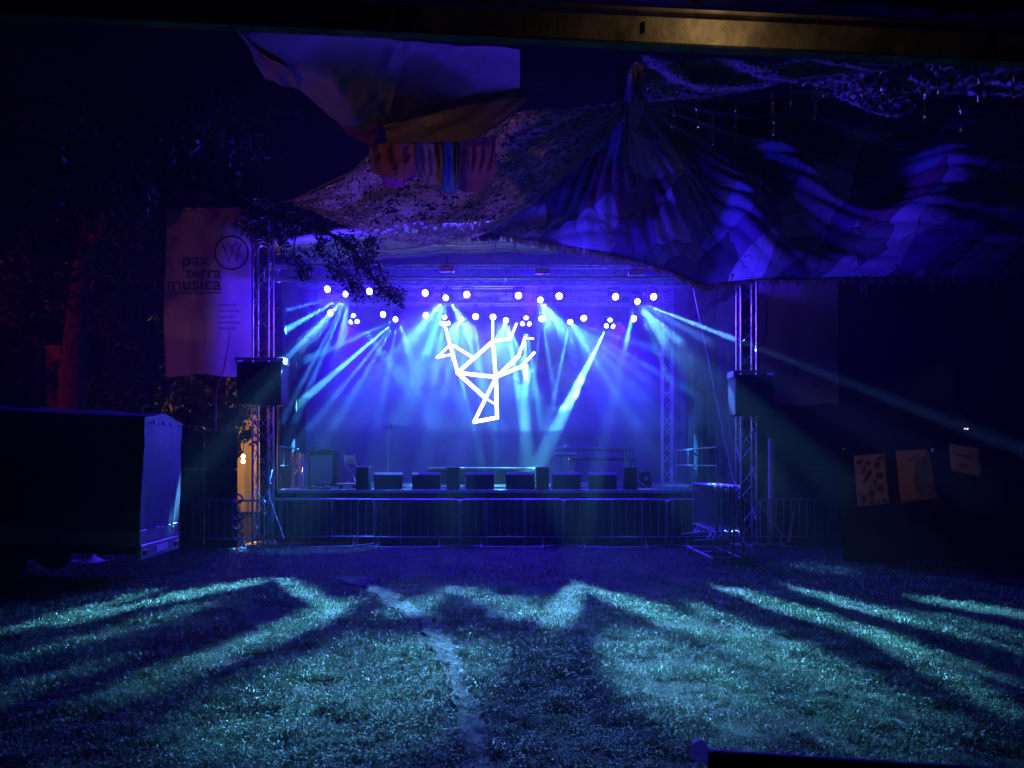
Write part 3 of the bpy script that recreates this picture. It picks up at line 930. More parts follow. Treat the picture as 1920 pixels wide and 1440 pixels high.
# cables on the deck
def cable(label, pts, r=.012, z=DZ + .014, m=None):
    P = []
    for i in range(len(pts) - 1):
        a, b = Vector(pts[i]), Vector(pts[i + 1])
        for k in range(6):
            q = a.lerp(b, k / 6); P.append(Vector((q.x, q.y, z)) + Vector((.03 * math.sin(i * 2 + k), .05 * math.cos(i + k * 1.3), 0)))
    return tag(MB().tube(P, r, 6).build("cable", m or M['cord'], smooth=True), label, "cable", "cables on the stage")
cable("black cable winding over the stage in front of the lectern", [on_deck(560, 19.6), on_deck(600, 19.1), on_deck(640, 19.8), on_deck(700, 20.2)])
cable("black cable running behind the wedge monitors", [on_deck(700, 19.6), on_deck(820, 19.9), on_deck(960, 19.7), on_deck(1100, 19.9), on_deck(1200, 19.6)])
for k, px in enumerate((588, 612)):
    p = on_deck(px, 19.0)
    t = thing("floor_box", ["low black socket box on the stage in front of the lectern", "second low black socket box lying closer to the folding chair"][k], "socket box", p, .2 * k, "socket boxes on the stage")
    MB().box((0, 0, .03), (.22, .16, .06), bev=.01).build("case", M['black'], t, local=True)
    MB().tube([(-.06, 0, .06), (-.05, 0, .09), (.05, 0, .09), (.06, 0, .06)], .007, 6).build("handle", M['steel'], t, smooth=True, local=True)

# guard rails of the deck
def guard_rail(label, a, b, h=1.05):
    a, b = Vector(a), Vector(b)
    t = thing("guard_rail", label, "railing", (a + b) / 2, 0, "guard rails of the stage")
    up = Vector((0, 0, 1))
    MB().tube([a, a + up * h, b + up * h, b], .022, 8).build("frame", M['steel'], t, smooth=True)
    MB().tube([a + up * h * .55, b + up * h * .55], .018, 8).build("rail", M['steel'], t, smooth=True)
    for k in (1, 2):
        q = a.lerp(b, k / 3); MB().tube([q + up * h * .55, q + up * h], .012, 6).build("baluster", M['steel'], t, smooth=True)
    return t
guard_rail("steel guard rail on the lectern side of the stage", on_deck(524, 18.75), on_deck(545, 20.9))
guard_rail("steel guard rail farther back on the lectern side of the stage", on_deck(547, 21.1), on_deck(560, 23.2))
guard_rail("steel guard rail along the flight case side of the stage", on_deck(1345, 19.8), on_deck(1268, 24.6))

# ------------------------------------------------------------------ hanging speakers and speaker stacks
def hanging_speaker(label, px0, px1, py0, py1, Y):
    a, b = at(px0, py0, Y), at(px1, py1, Y); w = b.x - a.x; h = a.z - b.z; cx = (a.x + b.x) / 2; zc = (a.z + b.z) / 2
    t = thing("hanging_speaker", label, "loudspeaker", (cx, Y + .3, b.z), 0, "loudspeakers hung on the front towers")
    MB().box((cx, Y + .3, zc - .03), (w * .95, .6, h - .1), bev=.02).build("cabinet", M['black'], t)
    MB().box((cx, Y - .006, zc - .03), (w * .88, .014, h - .18), bev=.004).build("grille", M['blackcloth'], t)
    mb = MB()
    for yy in (Y + .05, Y + .5):
        mb.tube([(cx - w * .52, yy, a.z + .0), (cx + w * .52, yy, a.z + .0)], .03, 8)
    for sx in (-1, 1):
        mb.box((cx + sx * w * .5, Y + .28, a.z - .05), (.03, .5, .14), bev=.006)
    mb.build("bracket", M['steel'], t, smooth=True)
    return t
hanging_speaker("black loudspeaker box hung on the tower beside the banner", 441, 529, 672, 760, 17.5)
hanging_speaker("black loudspeaker box hung on the tower in the path of the cyan rays", 1377, 1452, 696, 780, 17.5)

def stack(label, px0, px1, py0, Y, depth=.9):
    a, b = at(px0, py0, Y), at(px1, py0, Y); cx = (a.x + b.x) / 2
    rz = -math.atan2(cx, Y); w = (b.x - a.x) * math.cos(rz)
    t = thing("speaker_cabinet", label, "loudspeaker", (cx, Y, 0), rz, "tall black speaker stacks by the trailer")
    n = 3; hh = a.z / n
    for k in range(n):
        MB().box((0, depth / 2, hh * (k + .5)), (w - .01, depth, hh - .012), bev=.015).build("cabinet", M['black'], t, local=True)
        MB().box((0, -.008, hh * (k + .5)), (w - .08, .014, hh - .10), bev=.004).build("grille", M['blackcloth'], t, local=True)
    return t
stack("tall black speaker stack right behind the trailer", 338, 382, 808, 17.9)
stack("tall black speaker stack beside the warm lamps", 384, 446, 808, 17.9)

# ------------------------------------------------------------------ crowd barriers
def barrier_proto(label):
    t = thing("crowd_barrier", label, "crowd barrier", (0, 0, 0), 0, "steel crowd barriers in front of the stage")
    w, h, rr = 2.36, 1.08, .12
    pts = [(-w / 2, 0, .03), (-w / 2, 0, h - rr)]
    pts += [(-w / 2 + rr - rr * math.cos(a), 0, h - rr + rr * math.sin(a)) for a in np.linspace(.3, 1.57, 5)]
    pts += [(w / 2 - rr + rr * math.sin(a), 0, h - rr + rr * math.cos(a)) for a in np.linspace(0, 1.27, 5)]
    pts += [(w / 2, 0, h - rr), (w / 2, 0, .03)]
    MB().tube(pts, .021, 8).build("frame", M['steel'], t, smooth=True, local=True)
    MB().tube([(-w / 2, 0, .22), (w / 2, 0, .22)], .017, 8).build("bottom_rail", M['steel'], t, smooth=True, local=True)
    n = 13
    for k in range(1, n):
        x = -w / 2 + w * k / n
        MB().tube([(x, 0, .22), (x, 0, h - .012)], .009, 6).build("bar", M['steel'], t, smooth=True, local=True)
    for s in (-1, 1):
        x = s * w * .30
        MB().tube([(x, -.34, .015), (x, -.08, .05), (x, 0, .20), (x, .08, .05), (x, .34, .015)], .018, 6).build("foot", M['steel'], t, smooth=True, local=True)
    MB().tube([(-w / 2, 0, .05), (-w * .3, -.22, .02), (0, -.30, .016), (w * .3, -.22, .02), (w / 2, 0, .05)], .017, 6).build("ground_bow", M['steel'], t, smooth=True, local=True)
    for z in (.45, .85):
        MB().tube([(w / 2, 0, z), (w / 2 + .05, 0, z), (w / 2 + .05, 0, z - .10)], .009, 6).build("hook", M['steel'], t, smooth=True, local=True)
    return t
BP = None
def barrier(label, x, y, rz, group=None, z=0.0):
    global BP
    if BP is None: o = BP = barrier_proto(label)
    else:
        o = copy_tree(BP); o["label"] = label
    if group: o["group"] = group
    o.location = (x, y, z); o.rotation_euler = (0, 0, rz)
    return o
YBr = 17.75
def bx_(px, Y=YBr): return (px - 960) * Y / F_PX
row = [(603, "crowd barrier in the front row below the lectern"), (766, "crowd barrier in the front row below the second wedge monitor"),
       (960, "crowd barrier in the front row below the bright light pool"), (1153, "crowd barrier in the front row below the long table"),
       (1347, "crowd barrier in the front row partly behind the stacked barriers")]
for k, (px, lab) in enumerate(row):
    barrier(lab, bx_(px), YBr + (.12, 0, .04, 0, .08)[k], (.03, -.012, .0, -.008, .02)[k])
barrier("crowd barrier closing the gap in front of the black speaker stack", bx_(395, 17.3), 17.4, -.05)
barrier("crowd barrier in the dark beyond the right tower, next to the posters", bx_(1520, 17.9), 17.9, .05)
# a shelf of scaffold tube under the deck edge
for k, (a, b) in enumerate(((750, 912), (985, 1150), (1205, 1262), (525, 620))):
    A, B = at(a, 938, 18.2), at(b, 938, 18.2)
    t = thing("stage_ledge", ["scaffold ledge under the stage edge below the middle wedge monitors", "scaffold ledge under the stage edge beside the bright light pool",
                              "short scaffold ledge under the stage edge near the stacked barriers", "scaffold ledge under the stage edge below the lectern"][k], "ledge", (A + B) / 2, 0, "ledges under the stage edge")
    MB().box((A + B) / 2, (B.x - A.x, .22, .035), bev=.008).build("board", M['alu'], t)
    for q in (A, B):
        MB().tube([q + Vector((0, .1, -.02)), (q.x, q.y + .12, 0)], .02, 8).build("post", M['steel'], t, smooth=True)
# the stacked ones
SL = ["first of the parked crowd barriers, on the stage side of the trolley", "second of the parked crowd barriers on the trolley", "third of the parked crowd barriers, in the middle of the trolley",
      "fourth of the parked crowd barriers on the trolley", "last of the parked crowd barriers, on the side of the dark posters"]
for k in range(5):
    barrier(SL[k], 3.88 + k * .11, 15.6 + .05 * (k % 2), R(90) - .05 + .010 * (k % 3), "crowd barriers parked on a trolley", z=.40)
t = thing("barrier_trolley", "low steel trolley carrying the parked crowd barriers", "trolley", (4.05, 15.5, 0))
mb = MB()
for x in (3.78, 4.34):
    mb.tube([(x, 14.5, .12), (x, 16.6, .12)], .025, 8)
for y in (14.55, 15.5, 16.5):
    mb.tube([(3.78, y, .12), (4.34, y, .12)], .025, 8)
mb.build("chassis", M['steel'], t, smooth=True)
for x in (3.78, 3.97, 4.15, 4.34):
    MB().tube([(x, 14.5, .0), (x, 14.5, .42)], .022, 8).build("post", M['steel'], t, smooth=True)
for x in (3.78, 4.34):
    for y in (14.6, 16.45):
        MB().lathe((x, y, .06), [(.06, -.02), (.06, .02)], 14, axis='X').build("wheel", M['rubber'], t, smooth=True)

# pole beyond the tower
X = (1446 - 960) * 18.2 / F_PX
t = thing("support_pole", "plain upright pole just outside the tower behind the stacked barriers", "pole", (X, 18.2, 0))
MB().tube([(X, 18.2, .02), (X, 18.2, 2.5)], .075, 14).build("shaft", M['grey'], t, smooth=True)
MB().box((X, 18.2, .012), (.4, .4, .024), bev=.005).build("base_plate", M['steel'], t)

# guy straps of the towers
def strap(label, pts, r=.012, m='ropem', name="guy_rope", cat="rope", group="ropes and straps", sag=0.0):
    P = []
    for i in range(len(pts) - 1):
        a, b = Vector(pts[i]), Vector(pts[i + 1])
        n = 10
        for k in range(n + (i == len(pts) - 2)):
            u = k / n; q = a.lerp(b, u); P.append(q - Vector((0, 0, sag * 4 * u * (1 - u))))
    return tag(MB().tube(P, r, 6).build(name, M[m], smooth=True), label, cat, group)
strap("guy rope slanting from the stage roof to the tower foot behind the parked barriers", [at(1300, 540, 20), at(1375, 900, 18.2), at(1392, 935, 17.6)], .016, 'grey')
strap("guy rope hanging over the lower corner of the pax terra musica banner", [at(432, 620, 17.9), at(420, 690, 17.9), at(406, 735, 17.9), at(405, 812, 17.9)], .016, 'grey')
strap("slanting brace rod at the foot of the tower by the warm lamps", [at(500, 918, 17.6), at(532, 1010, 17.3)], .02, 'steel', "brace_rod", "brace rod")
strap("slanting brace rod at the foot of the tower by the stacked barriers", [at(1414, 930, 17.6), at(1470, 1008, 17.3)], .02, 'steel', "brace_rod", "brace rod")
strap("slanting rod leaning in the dark barrier next to the posters", [at(1488, 960, 18.2), at(1478, 1018, 18.0)], .035, 'steel', "brace_rod", "brace rod")

# shiny coil at the end of the left barrier
for k, (py, Y) in enumerate(((935, 17.3), (968, 17.2), (985, 17.2), (1005, 17.1))):
    p = at(447, py, Y)
    t = thing("cable_coil", ["shiny coil of cable hung on top of the barrier end by the warm lamps", "shiny coil of cable hung second on the barrier end by the warm lamps",
                             "shiny coil of cable hung third on the barrier end by the warm lamps", "shiny coil of cable lowest on the barrier end by the warm lamps"][k], "cable coil", p, 0, "shiny cable coils on the barrier end")
    mb = MB()
    for j in range(5):
        rr = .09 + .012 * (j % 3)
        mb.tube([p + Vector((rr * math.cos(a), -.012 * j, rr * .9 * math.sin(a))) for a in np.linspace(0, 2 * math.pi, 22, endpoint=False)], .011, 6, closed=True)
    mb.build("loops", M['steel'], t, smooth=True)
    MB().tube([p + Vector((0, .03, .09)), p + Vector((0, -.07, .10)), p + Vector((0, -.07, .06))], .008, 6).build("tie", M['cord'], t, smooth=True)

# ------------------------------------------------------------------ banners
def cloth_panel(px0, px1, py0, py1, Y, nu=40, nv=40, amp=.05, seed=0, top_slope=0.0):
    P = []
    for j in range(nv + 1):
        v = j / nv; row = []
        for i in range(nu + 1):
            u = i / nu
            wob = (float(fbm(u * 5, v * 2.2, 3, 60 + seed)) - .5)
            px = px0 + (px1 - px0) * u + 5 * math.sin(v * 6 + seed) * (1 - u) * .6
            py = py0 + (py1 - py0) * v + top_slope * u + 3 * math.sin(u * 9 + seed) * v
            row.append(at(px, py, Y) + Vector((0, amp * (math.sin(u * 13 + 2 * v) + 2 * wob), 0)))
        P.append(row)
    return P

def text_mesh(s, parent, m, px0, px1, pyb, Y, name="lettering", hfac=1.0, font_off=0.0, forward=.09):
    cu = bpy.data.curves.new(name, 'FONT'); cu.body = s; cu.extrude = .004; cu.offset = font_off
    tmp = bpy.data.objects.new("tmp", cu); COL.objects.link(tmp)
    dg = bpy.context.evaluated_depsgraph_get()
    me = bpy.data.meshes.new_from_object(tmp.evaluated_get(dg))
    bpy.data.objects.remove(tmp)
    me.name = name
    xs_ = [v.co.x for v in me.vertices]; x0, x1 = min(xs_), max(xs_)
    a, b = at(px0, pyb, Y), at(px1, pyb, Y); k = (b.x - a.x) / (x1 - x0)
    inv = world_matrix(parent).inverted()
    for v in me.vertices:
        v.co = inv @ Vector((a.x + (v.co.x - x0) * k, Y - forward + v.co.z, a.z + v.co.y * k * hfac))
    me.materials.clear(); me.materials.append(m)
    o = bpy.data.objects.new(name, me); COL.objects.link(o); o.parent = parent
    return o

YBn = 18.4
bn = thing("banner", "tall pinkish cloth banner reading pax terra musica beside the tower", "banner", at(390, 705, YBn), 0, "tall cloth banners beside the towers")
MB().grid(cloth_panel(309, 472, 392, 704, YBn, amp=.028, seed=1)).build("cloth", M['banner'], bn, smooth=True)
MB().tube([at(300, 391, YBn), at(478, 390, YBn)], .022, 8).build("top_pole", M['alu'], bn, smooth=True)
text_mesh("pax", bn, M['bannerink'], 346, 396, 500, YBn, hfac=.95)
text_mesh("terra", bn, M['bannerink'], 352, 417, 523, YBn, hfac=.95)
text_mesh("musica", bn, M['bannerink'], 317, 417, 545, YBn, hfac=.95)
mb = MB()
a, b = at(317, 549, YBn - .09), at(416, 549, YBn - .09)
for k in range(34):
    x = a.x + (b.x - a.x) * (k + .2) / 34; w = (b.x - a.x) / 34 * random.uniform(.5, .85)
    mb.box((x + w / 2, a.y, a.z + random.uniform(-.006, .006)), (w, .004, random.uniform(.03, .045)))
mb.build("tagline", M['bannerink'], bn)
mb = MB(); c = at(434, 474, YBn - .09)
for rr in (.40, .385):
    mb.tube([c + Vector((rr * math.cos(q), 0, rr * math.sin(q))) for q in np.linspace(0, 2 * math.pi, 48, endpoint=False)], .013, 5, closed=True)
for pts in ([(-.2, .2), (-.06, -.22), (.02, .05), (.1, -.2), (.22, .22)], [(-.12, .24), (0, .12), (.14, .25)], [(0, .12), (.02, .05)]):
    mb.tube([c + Vector((x, 0, z)) for x, z in pts], .014, 5)
mb.build("emblem", M['bannerink'], bn)
mb = MB()
for r_ in range(5):
    x0, y0 = 408, 572 + r_ * 11
    pts = [at(x0 + q * 1.6, y0 + 3.2 * math.sin(q * 1.5 + r_ * 1.7) * random.uniform(.3, 1), YBn - .085) for q in range(int(22 + 6 * (r_ % 2)))]
    mb.tube(pts, .008, 4)
mb.build("handwriting", M['bannerink'], bn)

bn2 = thing("banner", "tall dark cloth banner hanging just outside the tower behind the stacked barriers", "banner", at(1500, 758, YBn), 0, "tall cloth banners beside the towers")
MB().grid(cloth_panel(1422, 1573, 505, 758, YBn, amp=.03, seed=3)).build("cloth", M['banner'], bn2, smooth=True)
MB().tube([at(1573, 500, YBn), at(1571, 690, YBn)], .012, 6).build("hem", M['sail_orange'], bn2, smooth=True)
MB().tube([at(1415, 503, YBn), at(1580, 503, YBn)], .022, 8).build("top_pole", M['alu'], bn2, smooth=True)

# ------------------------------------------------------------------ trailer
# local frame: rear face in the plane x=0, box runs to -x; y from 0 (viewer side) to 1.75
TRX, TRY = at(254, 0, 12.0).x, 12.0
tr = thing("box_trailer", "tarp covered box trailer parked with its rear facing the stage", "trailer", (TRX, TRY, 0), R(4))
tr.rotation_euler = (0, R(2.4), R(5))
Lg, Wd, zb, zt, zr = 4.6, 1.72, .86, 2.63, 2.75
def tarp_side(y, sgn, seed):
    P = []
    for j in range(13):
        v = j / 12; row = []
        for i in range(41):
            x = -Lg * i / 40
            row.append((x, y + sgn * (.02 * math.sin(math.pi * v) + .025 * (float(fbm(x * 2.2, v * 3, 3, seed)) - .5)), zb + (zt - zb) * v))
        P.append(row)
    return P
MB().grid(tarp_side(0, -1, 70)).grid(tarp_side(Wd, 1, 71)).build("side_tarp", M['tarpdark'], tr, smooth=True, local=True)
P = []
for j in range(15):
    v = j / 14; row = []
    for i in range(17):
        u = i / 16
        ztop = zt + (zr - zt) * (1 - abs(2 * u - 1))
        z = zb + (ztop - zb) * v
        bulge = .05 * math.sin(math.pi * v) * math.sin(math.pi * u) + .05 * (float(fbm(u * 5, v * 4, 3, 75)) - .5) + .02 * math.sin(u * 40) * (1 - v) ** 2
        row.append((bulge + .03, Wd * u, z))
    P.append(row)
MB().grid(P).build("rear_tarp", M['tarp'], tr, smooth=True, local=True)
P = []
for i in range(41):
    x = .05 - (Lg + .05) * i / 40
    P.append([(x, Wd * u, zt + (zr - zt) * (1 - abs(2 * u - 1)) + .012 - .03 * abs(math.sin(i * .39)) * math.sin(math.pi * u)) for u in np.linspace(0, 1, 11)])
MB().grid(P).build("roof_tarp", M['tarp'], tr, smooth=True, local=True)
MB().box((-Lg / 2, -.012, zb - .12), (Lg, .03, .25), bev=.008).build("side_board", M['board'], tr, local=True)
MB().box((-Lg / 2, Wd + .012, zb - .12), (Lg, .03, .25), bev=.008).build("side_board", M['board'], tr, local=True)
MB().box((-Lg / 2, Wd / 2, zb - .26), (Lg - .02, Wd - .1, .06)).box((-Lg / 2, .2, zb - .34), (Lg - .1, .08, .1)).box((-Lg / 2, Wd - .2, zb - .34), (Lg - .1, .08, .1)).build("chassis", M['black'], tr, local=True)
MB().box((-Lg / 2 - .4, .05, zb - .36), (Lg - 1.6, .03, .28)).build("side_guard", M['black'], tr, local=True)
tg = MB().box((.02, Wd / 2, zb - .10), (.04, Wd + .02, .22), bev=.008).build("tailgate", M['alu'], tr, local=True)
for y in (.3, .86, 1.42):
    MB().box((.045, y, zb - .06), (.02, .07, .05), bev=.006).build("latch", M['steel'], tg, local=True)
bar = MB().box((.03, Wd / 2, zb - .34), (.07, Wd, .24), bev=.012).build("light_bar", M['alu'], tr, local=True)
for y in (.16, 1.56):
    for dy, m_ in ((-.05, 'redglass'), (.06, 'orangeglass')):
        MB().lathe((.064, y + dy, zb - .34), [(.05, 0), (.05, .012), (.035, .025)], 16, axis='X').build("tail_light", M[m_], bar, smooth=True, local=True)
MB().box((.07, .86, zb - .34), (.012, .52, .11), bev=.003).build("number_plate", M['plate'], bar, local=True)
for k, y in enumerate((.25, .62, .98, 1.4)):
    MB().lathe((.09 + .01 * k % .02, y, zt - .06), [(.03, -.012), (.03, .014), (.012, .02)], 12, axis='X').build("eyelet", M['steel'], tr, smooth=True, local=True)
for sy in (.06, Wd - .06):
    wh = MB().lathe((-2.0, sy, .32), [(.20, -.09), (.31, -.09), (.33, -.05), (.33, .05), (.31, .09), (.20, .09)], 28, axis='Y').build("wheel", M['rubber'], tr, smooth=True, local=True)
    MB().lathe((-2.0, sy, .32), [(.19, -.07), (.20, -.085), (.06, -.05), (.05, .05), (.2, .085), (.19, .07)], 20, axis='Y').build("rim", M['steel'], wh, smooth=True, local=True)
MB().tube([(-Lg, Wd / 2, zb - .3), (-Lg - 1.3, Wd / 2, zb - .4)], .05, 8).build("drawbar", M['steel'], tr, smooth=True, local=True)
# pale sheeting lying on the ground beneath the trailer
for k, (px, py, w) in enumerate(((108, 1050, .7), (176, 1047, .35))):
    p = gnd(px, py + 14); p.y = 14.9; p.x = (px - 960) * 14.9 / F_PX
    P = []
    for j in range(9):
        P.append([(p.x + w * (i / 12 - .5), p.y + .5 * (j / 8 - .5), .02 + (.24 if k == 0 else .14) * max(0, 1 - abs(i / 6 - 1) * 1.1) * (1 - abs(j / 4 - 1)) * (.5 + float(fbm(i * .7, j * .7, 2, 80 + k)))) for i in range(13)])
    tag(MB().grid(P).build("plastic_sheet", M['grey'], smooth=False), ["larger crumpled pale sheet on the ground under the trailer", "smaller crumpled pale sheet on the ground under the trailer"][k], "plastic sheet", "crumpled sheets under the trailer")

# ------------------------------------------------------------------ warm lit tent and lamps behind
YTn = 29.0
tn = thing("tent", "pale canvas tent lit orange behind the banner side tower", "tent", at(495, 985, YTn))
P = []
for j in range(12):
    v = j / 11; row = []
    for i in range(25):
        u = i / 24
        row.append(at(418 + (572 - 418) * u, 700 + (960 - 700) * v + (u - .5) ** 2 * 80 * (1 - v), YTn) + Vector((0, .12 * math.sin(u * 30) * v, 0)))
    P.append(row)
MB().grid(P).build("wall", M['tent'], tn, smooth=True)
P = []
for j in range(6):
    v = j / 5
    P.append([at(418 + 154 * i / 24, 700 + (i / 24 - .5) ** 2 * 80, YTn) + Vector((0, 2.5 * v, .9 * v)) for i in range(25)])
MB().grid(P).build("roof", M['tent'], tn, smooth=True)
for k, (px, py) in enumerate(((456, 856), (456, 865))):
    p = at(px, py, 22)
    t = thing("light_bulb", ["upper warm glowing bulb between speaker stack and tower", "lower warm glowing bulb between speaker stack and tower"][k], "light bulb", p, 0, "warm bulbs by the tower")
    MB().lathe(p, [(.01, .07), (.045, .045), (.06, 0), (.045, -.04), (.02, -.06)], 14).build("glass", M['warm'], t, smooth=True)
    MB().tube([p + Vector((0, 0, .07)), p + Vector((0, 0, .16))], .014, 8).build("socket", M['black'], t, smooth=True)
    MB().tube([p + Vector((0, 0, .16)), p + Vector((.05, 0, .9))], .006, 5).build("cord", M['cord'], t, smooth=True)
bulb_light("bulb_glow", at(456, 860, 21.7), 3, (1.0, .55, .18), .06)
bulb_light("tent_lamp", at(495, 840, YTn - 2.2), 280, (1.0, .5, .14), .1)
for k, px in enumerate((1809, 1814)):
    p = at(px, 804, 20)
    t = thing("light_bulb", ["tiny far light in the dark at the end of the long ray", "tiny far light, the brighter of the pair at the end of the long ray"][k], "light bulb", p, 0, "pair of tiny far lights")
    MB().lathe(p, [(.006, .02), (.014 + .008 * k, .01), (.014 + .008 * k, -.008), (.006, -.02)], 12).build("glass", M['pin'], t, smooth=True)
    MB().tube([p + Vector((0, 0, .03)), p + Vector((0, 0, .08)), p + Vector((0, .2, .5))], .008, 6).build("cord", M['cord'], t, smooth=True)

# ------------------------------------------------------------------ trees
def leaf_cloud(centers, n, size, rng, squash=.8):
    """Lobed leaves spread through blobs: (c, radius). Returns V, quads."""
    Vs, k = [], 0
    C = np.array([tuple(c) for c, r in centers]); Rr = np.array([r for c, r in centers])
    idx = rng.choice(len(C), n, p=Rr ** 2 / (Rr ** 2).sum())
    d = rng.normal(size=(n, 3)); d /= np.linalg.norm(d, axis=1)[:, None]
    rad = Rr[idx] * rng.random(n) ** .45
    pos = C[idx] + d * rad[:, None] * np.array([1, 1, squash])
    nrm = d * .5 + rng.normal(size=(n, 3)) * .6; nrm[:, 2] += .3
    nrm /= np.linalg.norm(nrm, axis=1)[:, None]
    a = np.cross(nrm, rng.normal(size=(n, 3))); a /= np.linalg.norm(a, axis=1)[:, None]
    b = np.cross(nrm, a)
    s = size * rng.uniform(.6, 1.3, n)
    # two quads per leaf: a waisted outline
    o = [(-1, 0), (-.35, .38), (-.35, -.38), (.15, .22), (.15, -.22), (.55, .45), (.55, -.45), (1, 0)]
    P = np.stack([pos + a * (u * s)[:, None] + b * (w * s)[:, None] + nrm * (.15 * abs(w) * s)[:, None] for u, w in o], 1).reshape(-1, 3)
    bse = np.arange(n) * 8
    q = np.concatenate([np.stack([bse + 2, bse + 4, bse + 3, bse + 1], -1), np.stack([bse + 4, bse + 6, bse + 5, bse + 3], -1)])
    t = np.concatenate([np.stack([bse, bse + 2, bse + 1], -1), np.stack([bse + 6, bse + 7, bse + 5], -1)])
    return P, q, t

def tree(label, base, height, crown, n, size, seed, m='leafdark', trunk_r=.28, limbs=6, name="tree"):
    rng = np.random.default_rng(seed); base = Vector(base)
    t = thing(name, label, "tree", base, 0, "trees around the meadow")
    pts, rs = [], []
    for k in range(9):
        u = k / 8
        pts.append(base + Vector((.25 * math.sin(u * 3 + seed), .2 * math.sin(u * 2.3 + seed * 2), height * .8 * u))); rs.append(trunk_r * (1.25 - 1.05 * u) if k else trunk_r * 1.5)
    MB().tube(pts, rs, 12).build("trunk", M['bark'], t, smooth=True)
    cen = []
    for k in range(limbs):
        u = .35 + .6 * k / limbs; q = pts[int(u * 8)]
        a = 2.4 * k + seed; rr = crown * rng.uniform(.45, .85)
        e = q + Vector((rr * math.cos(a), rr * math.sin(a), height * rng.uniform(.1, .25)))
        MB().tube([q, q.lerp(e, .5) + Vector((0, 0, .25)), e], [trunk_r * .45, trunk_r * .28, trunk_r * .1], 7).build("limb", M['bark'], t, smooth=True)
        for j in range(4):
            cen.append((e + Vector(rng.normal(size=3)) * crown * .28, crown * rng.uniform(.2, .42)))
    cen.append((pts[-1], crown * .5))
    inv = -np.array(tuple(base))
    P, q, tt = leaf_cloud(cen, n, size, rng)
    mesh_np("crown", P + inv, q, M[m], t, Ft=tt)
    return t

tree("dark broad tree rising behind the trailer", (-11.5, 20.5, 0), 9.0, 3.6, 9000, .13, 3)
tree("dark tree with a reddish lit trunk at the far edge behind the trailer", (-13.2, 20.0, 0), 10.0, 3.2, 8000, .14, 5, trunk_r=.30)
tree("dark tree standing behind the banner", (-9.2, 25.0, 0), 8.5, 3.2, 8000, .14, 9)
tree("big dark tree between the trailer and the banner, farther back", (-15.5, 30.0, 0), 12.0, 4.5, 8000, .2, 13)
# low bush with ochre highlights behind the trailer
def bush(label, c, r, n, size, seed, m='leaf'):
    c = Vector(c); rng = np.random.default_rng(seed)
    t = thing("bush", label, "bush", (c.x, c.y, 0), 0, "bushes behind the trailer")
    mb = MB()
    for k in range(6):
        a = k * 1.1
        mb.tube([(c.x, c.y, 0), (c.x + .3 * r * math.cos(a), c.y + .3 * r * math.sin(a), c.z * .6), (c.x + .7 * r * math.cos(a), c.y + .7 * r * math.sin(a), c.z)], [.05, .035, .015], 6)
    mb.build("stem", M['bark'], t, smooth=True)
    cen = [(c + Vector(rng.normal(size=3)) * r * .45, r * rng.uniform(.3, .55)) for _ in range(9)]
    P, q, tt = leaf_cloud(cen, n, size, rng)
    mesh_np("foliage", P - np.array((c.x, c.y, 0)), q, M[m], t, Ft=tt)
bush("leafy bush with ochre lit leaves behind the trailer", at(175, 690, 22), 1.3, 2200, .10, 31)
bush("leafy bush in front of the orange tent beside the speaker stack", at(425, 790, 23), .75, 900, .09, 33)
# red lit posts
for k, (px0, px1, pt) in enumerate(((50, 78, 640), (94, 120, 655))):
    a = at((px0 + px1) / 2, pt, 19); w = (px1 - px0) * 19 / F_PX
    t = thing("timber_post", ["thick red lit timber post beyond the trailer, nearer the frame edge", "thinner timber post beyond the trailer with dull red light on it"][k], "post", (a.x, 19, 0), 0, "timber posts beyond the trailer")
    MB().box((a.x, 19, a.z / 2), (w, w, a.z), bev=.02).build("shaft", M['wood'], t)
    MB().box((a.x, 19, a.z + .04), (w * 1.15, w * 1.15, .08), bev=.02).build("cap", M['wood'], t)

# oak bough reaching in front of the stage
ob = thing("oak_tree", "oak whose leafy bough hangs down in front of the stage beside the tower", "tree", (-10.0, 17.4, 0))
rng = np.random.default_rng(77)
tp = [Vector((-10.0, 17.4, 0)), Vector((-9.95, 17.4, 2)), Vector((-9.8, 17.3, 4.2)), Vector((-9.5, 17.2, 6.6)), Vector((-9.3, 17.2, 9))]
MB().tube(tp, [.42, .33, .28, .2, .1], 12).build("trunk", M['bark'], ob, smooth=True)
YO = 16.2
bough = [(250, 320), (380, 352), (470, 392), (545, 415), (600, 430), (650, 455), (680, 490), (705, 530), (730, 555)]
bp = [tp[3]] + [at(x, y, YO) for x, y in bough]
MB().tube(bp, [.12, .10, .085, .07, .055, .045, .036, .028, .02, .01], 8).build("limb", M['bark'], ob, smooth=True)
tw = [((500, 404), (476, 432)), ((545, 415), (530, 450)), ((560, 418), (548, 480), (570, 510)), ((600, 430), (600, 470)), ((625, 442), (640, 490), (632, 515)), ((655, 458), (690, 470), (700, 455)),
      ((680, 490), (660, 530), (672, 548)), ((690, 505), (715, 540), (740, 556)), ((470, 395), (462, 425)), ((520, 405), (500, 440))]
cen = []
mb = MB()
for chain in tw:
    P = [at(x, y, YO + random.uniform(-.3, .3)) for x, y in chain]
    mb.tube(P, [.022] + [.008] * (len(P) - 1), 6)
    for q in P[0:]:
        cen.append((q, .26)); cen.append((q + Vector((random.uniform(-.2, .2), random.uniform(-.3, .3), random.uniform(-.15, .1))), .2))
    cen.append((P[-1], .2))
mb.build("twig", M['bark'], ob, smooth=True)
for x, y in bough[1:]:
    cen.append((at(x, y, YO), .26)); cen.append((at(x + 14, y - 6, YO + .3), .22))
P, q, tt = leaf_cloud(cen, 3800, .05, rng, 1.0)
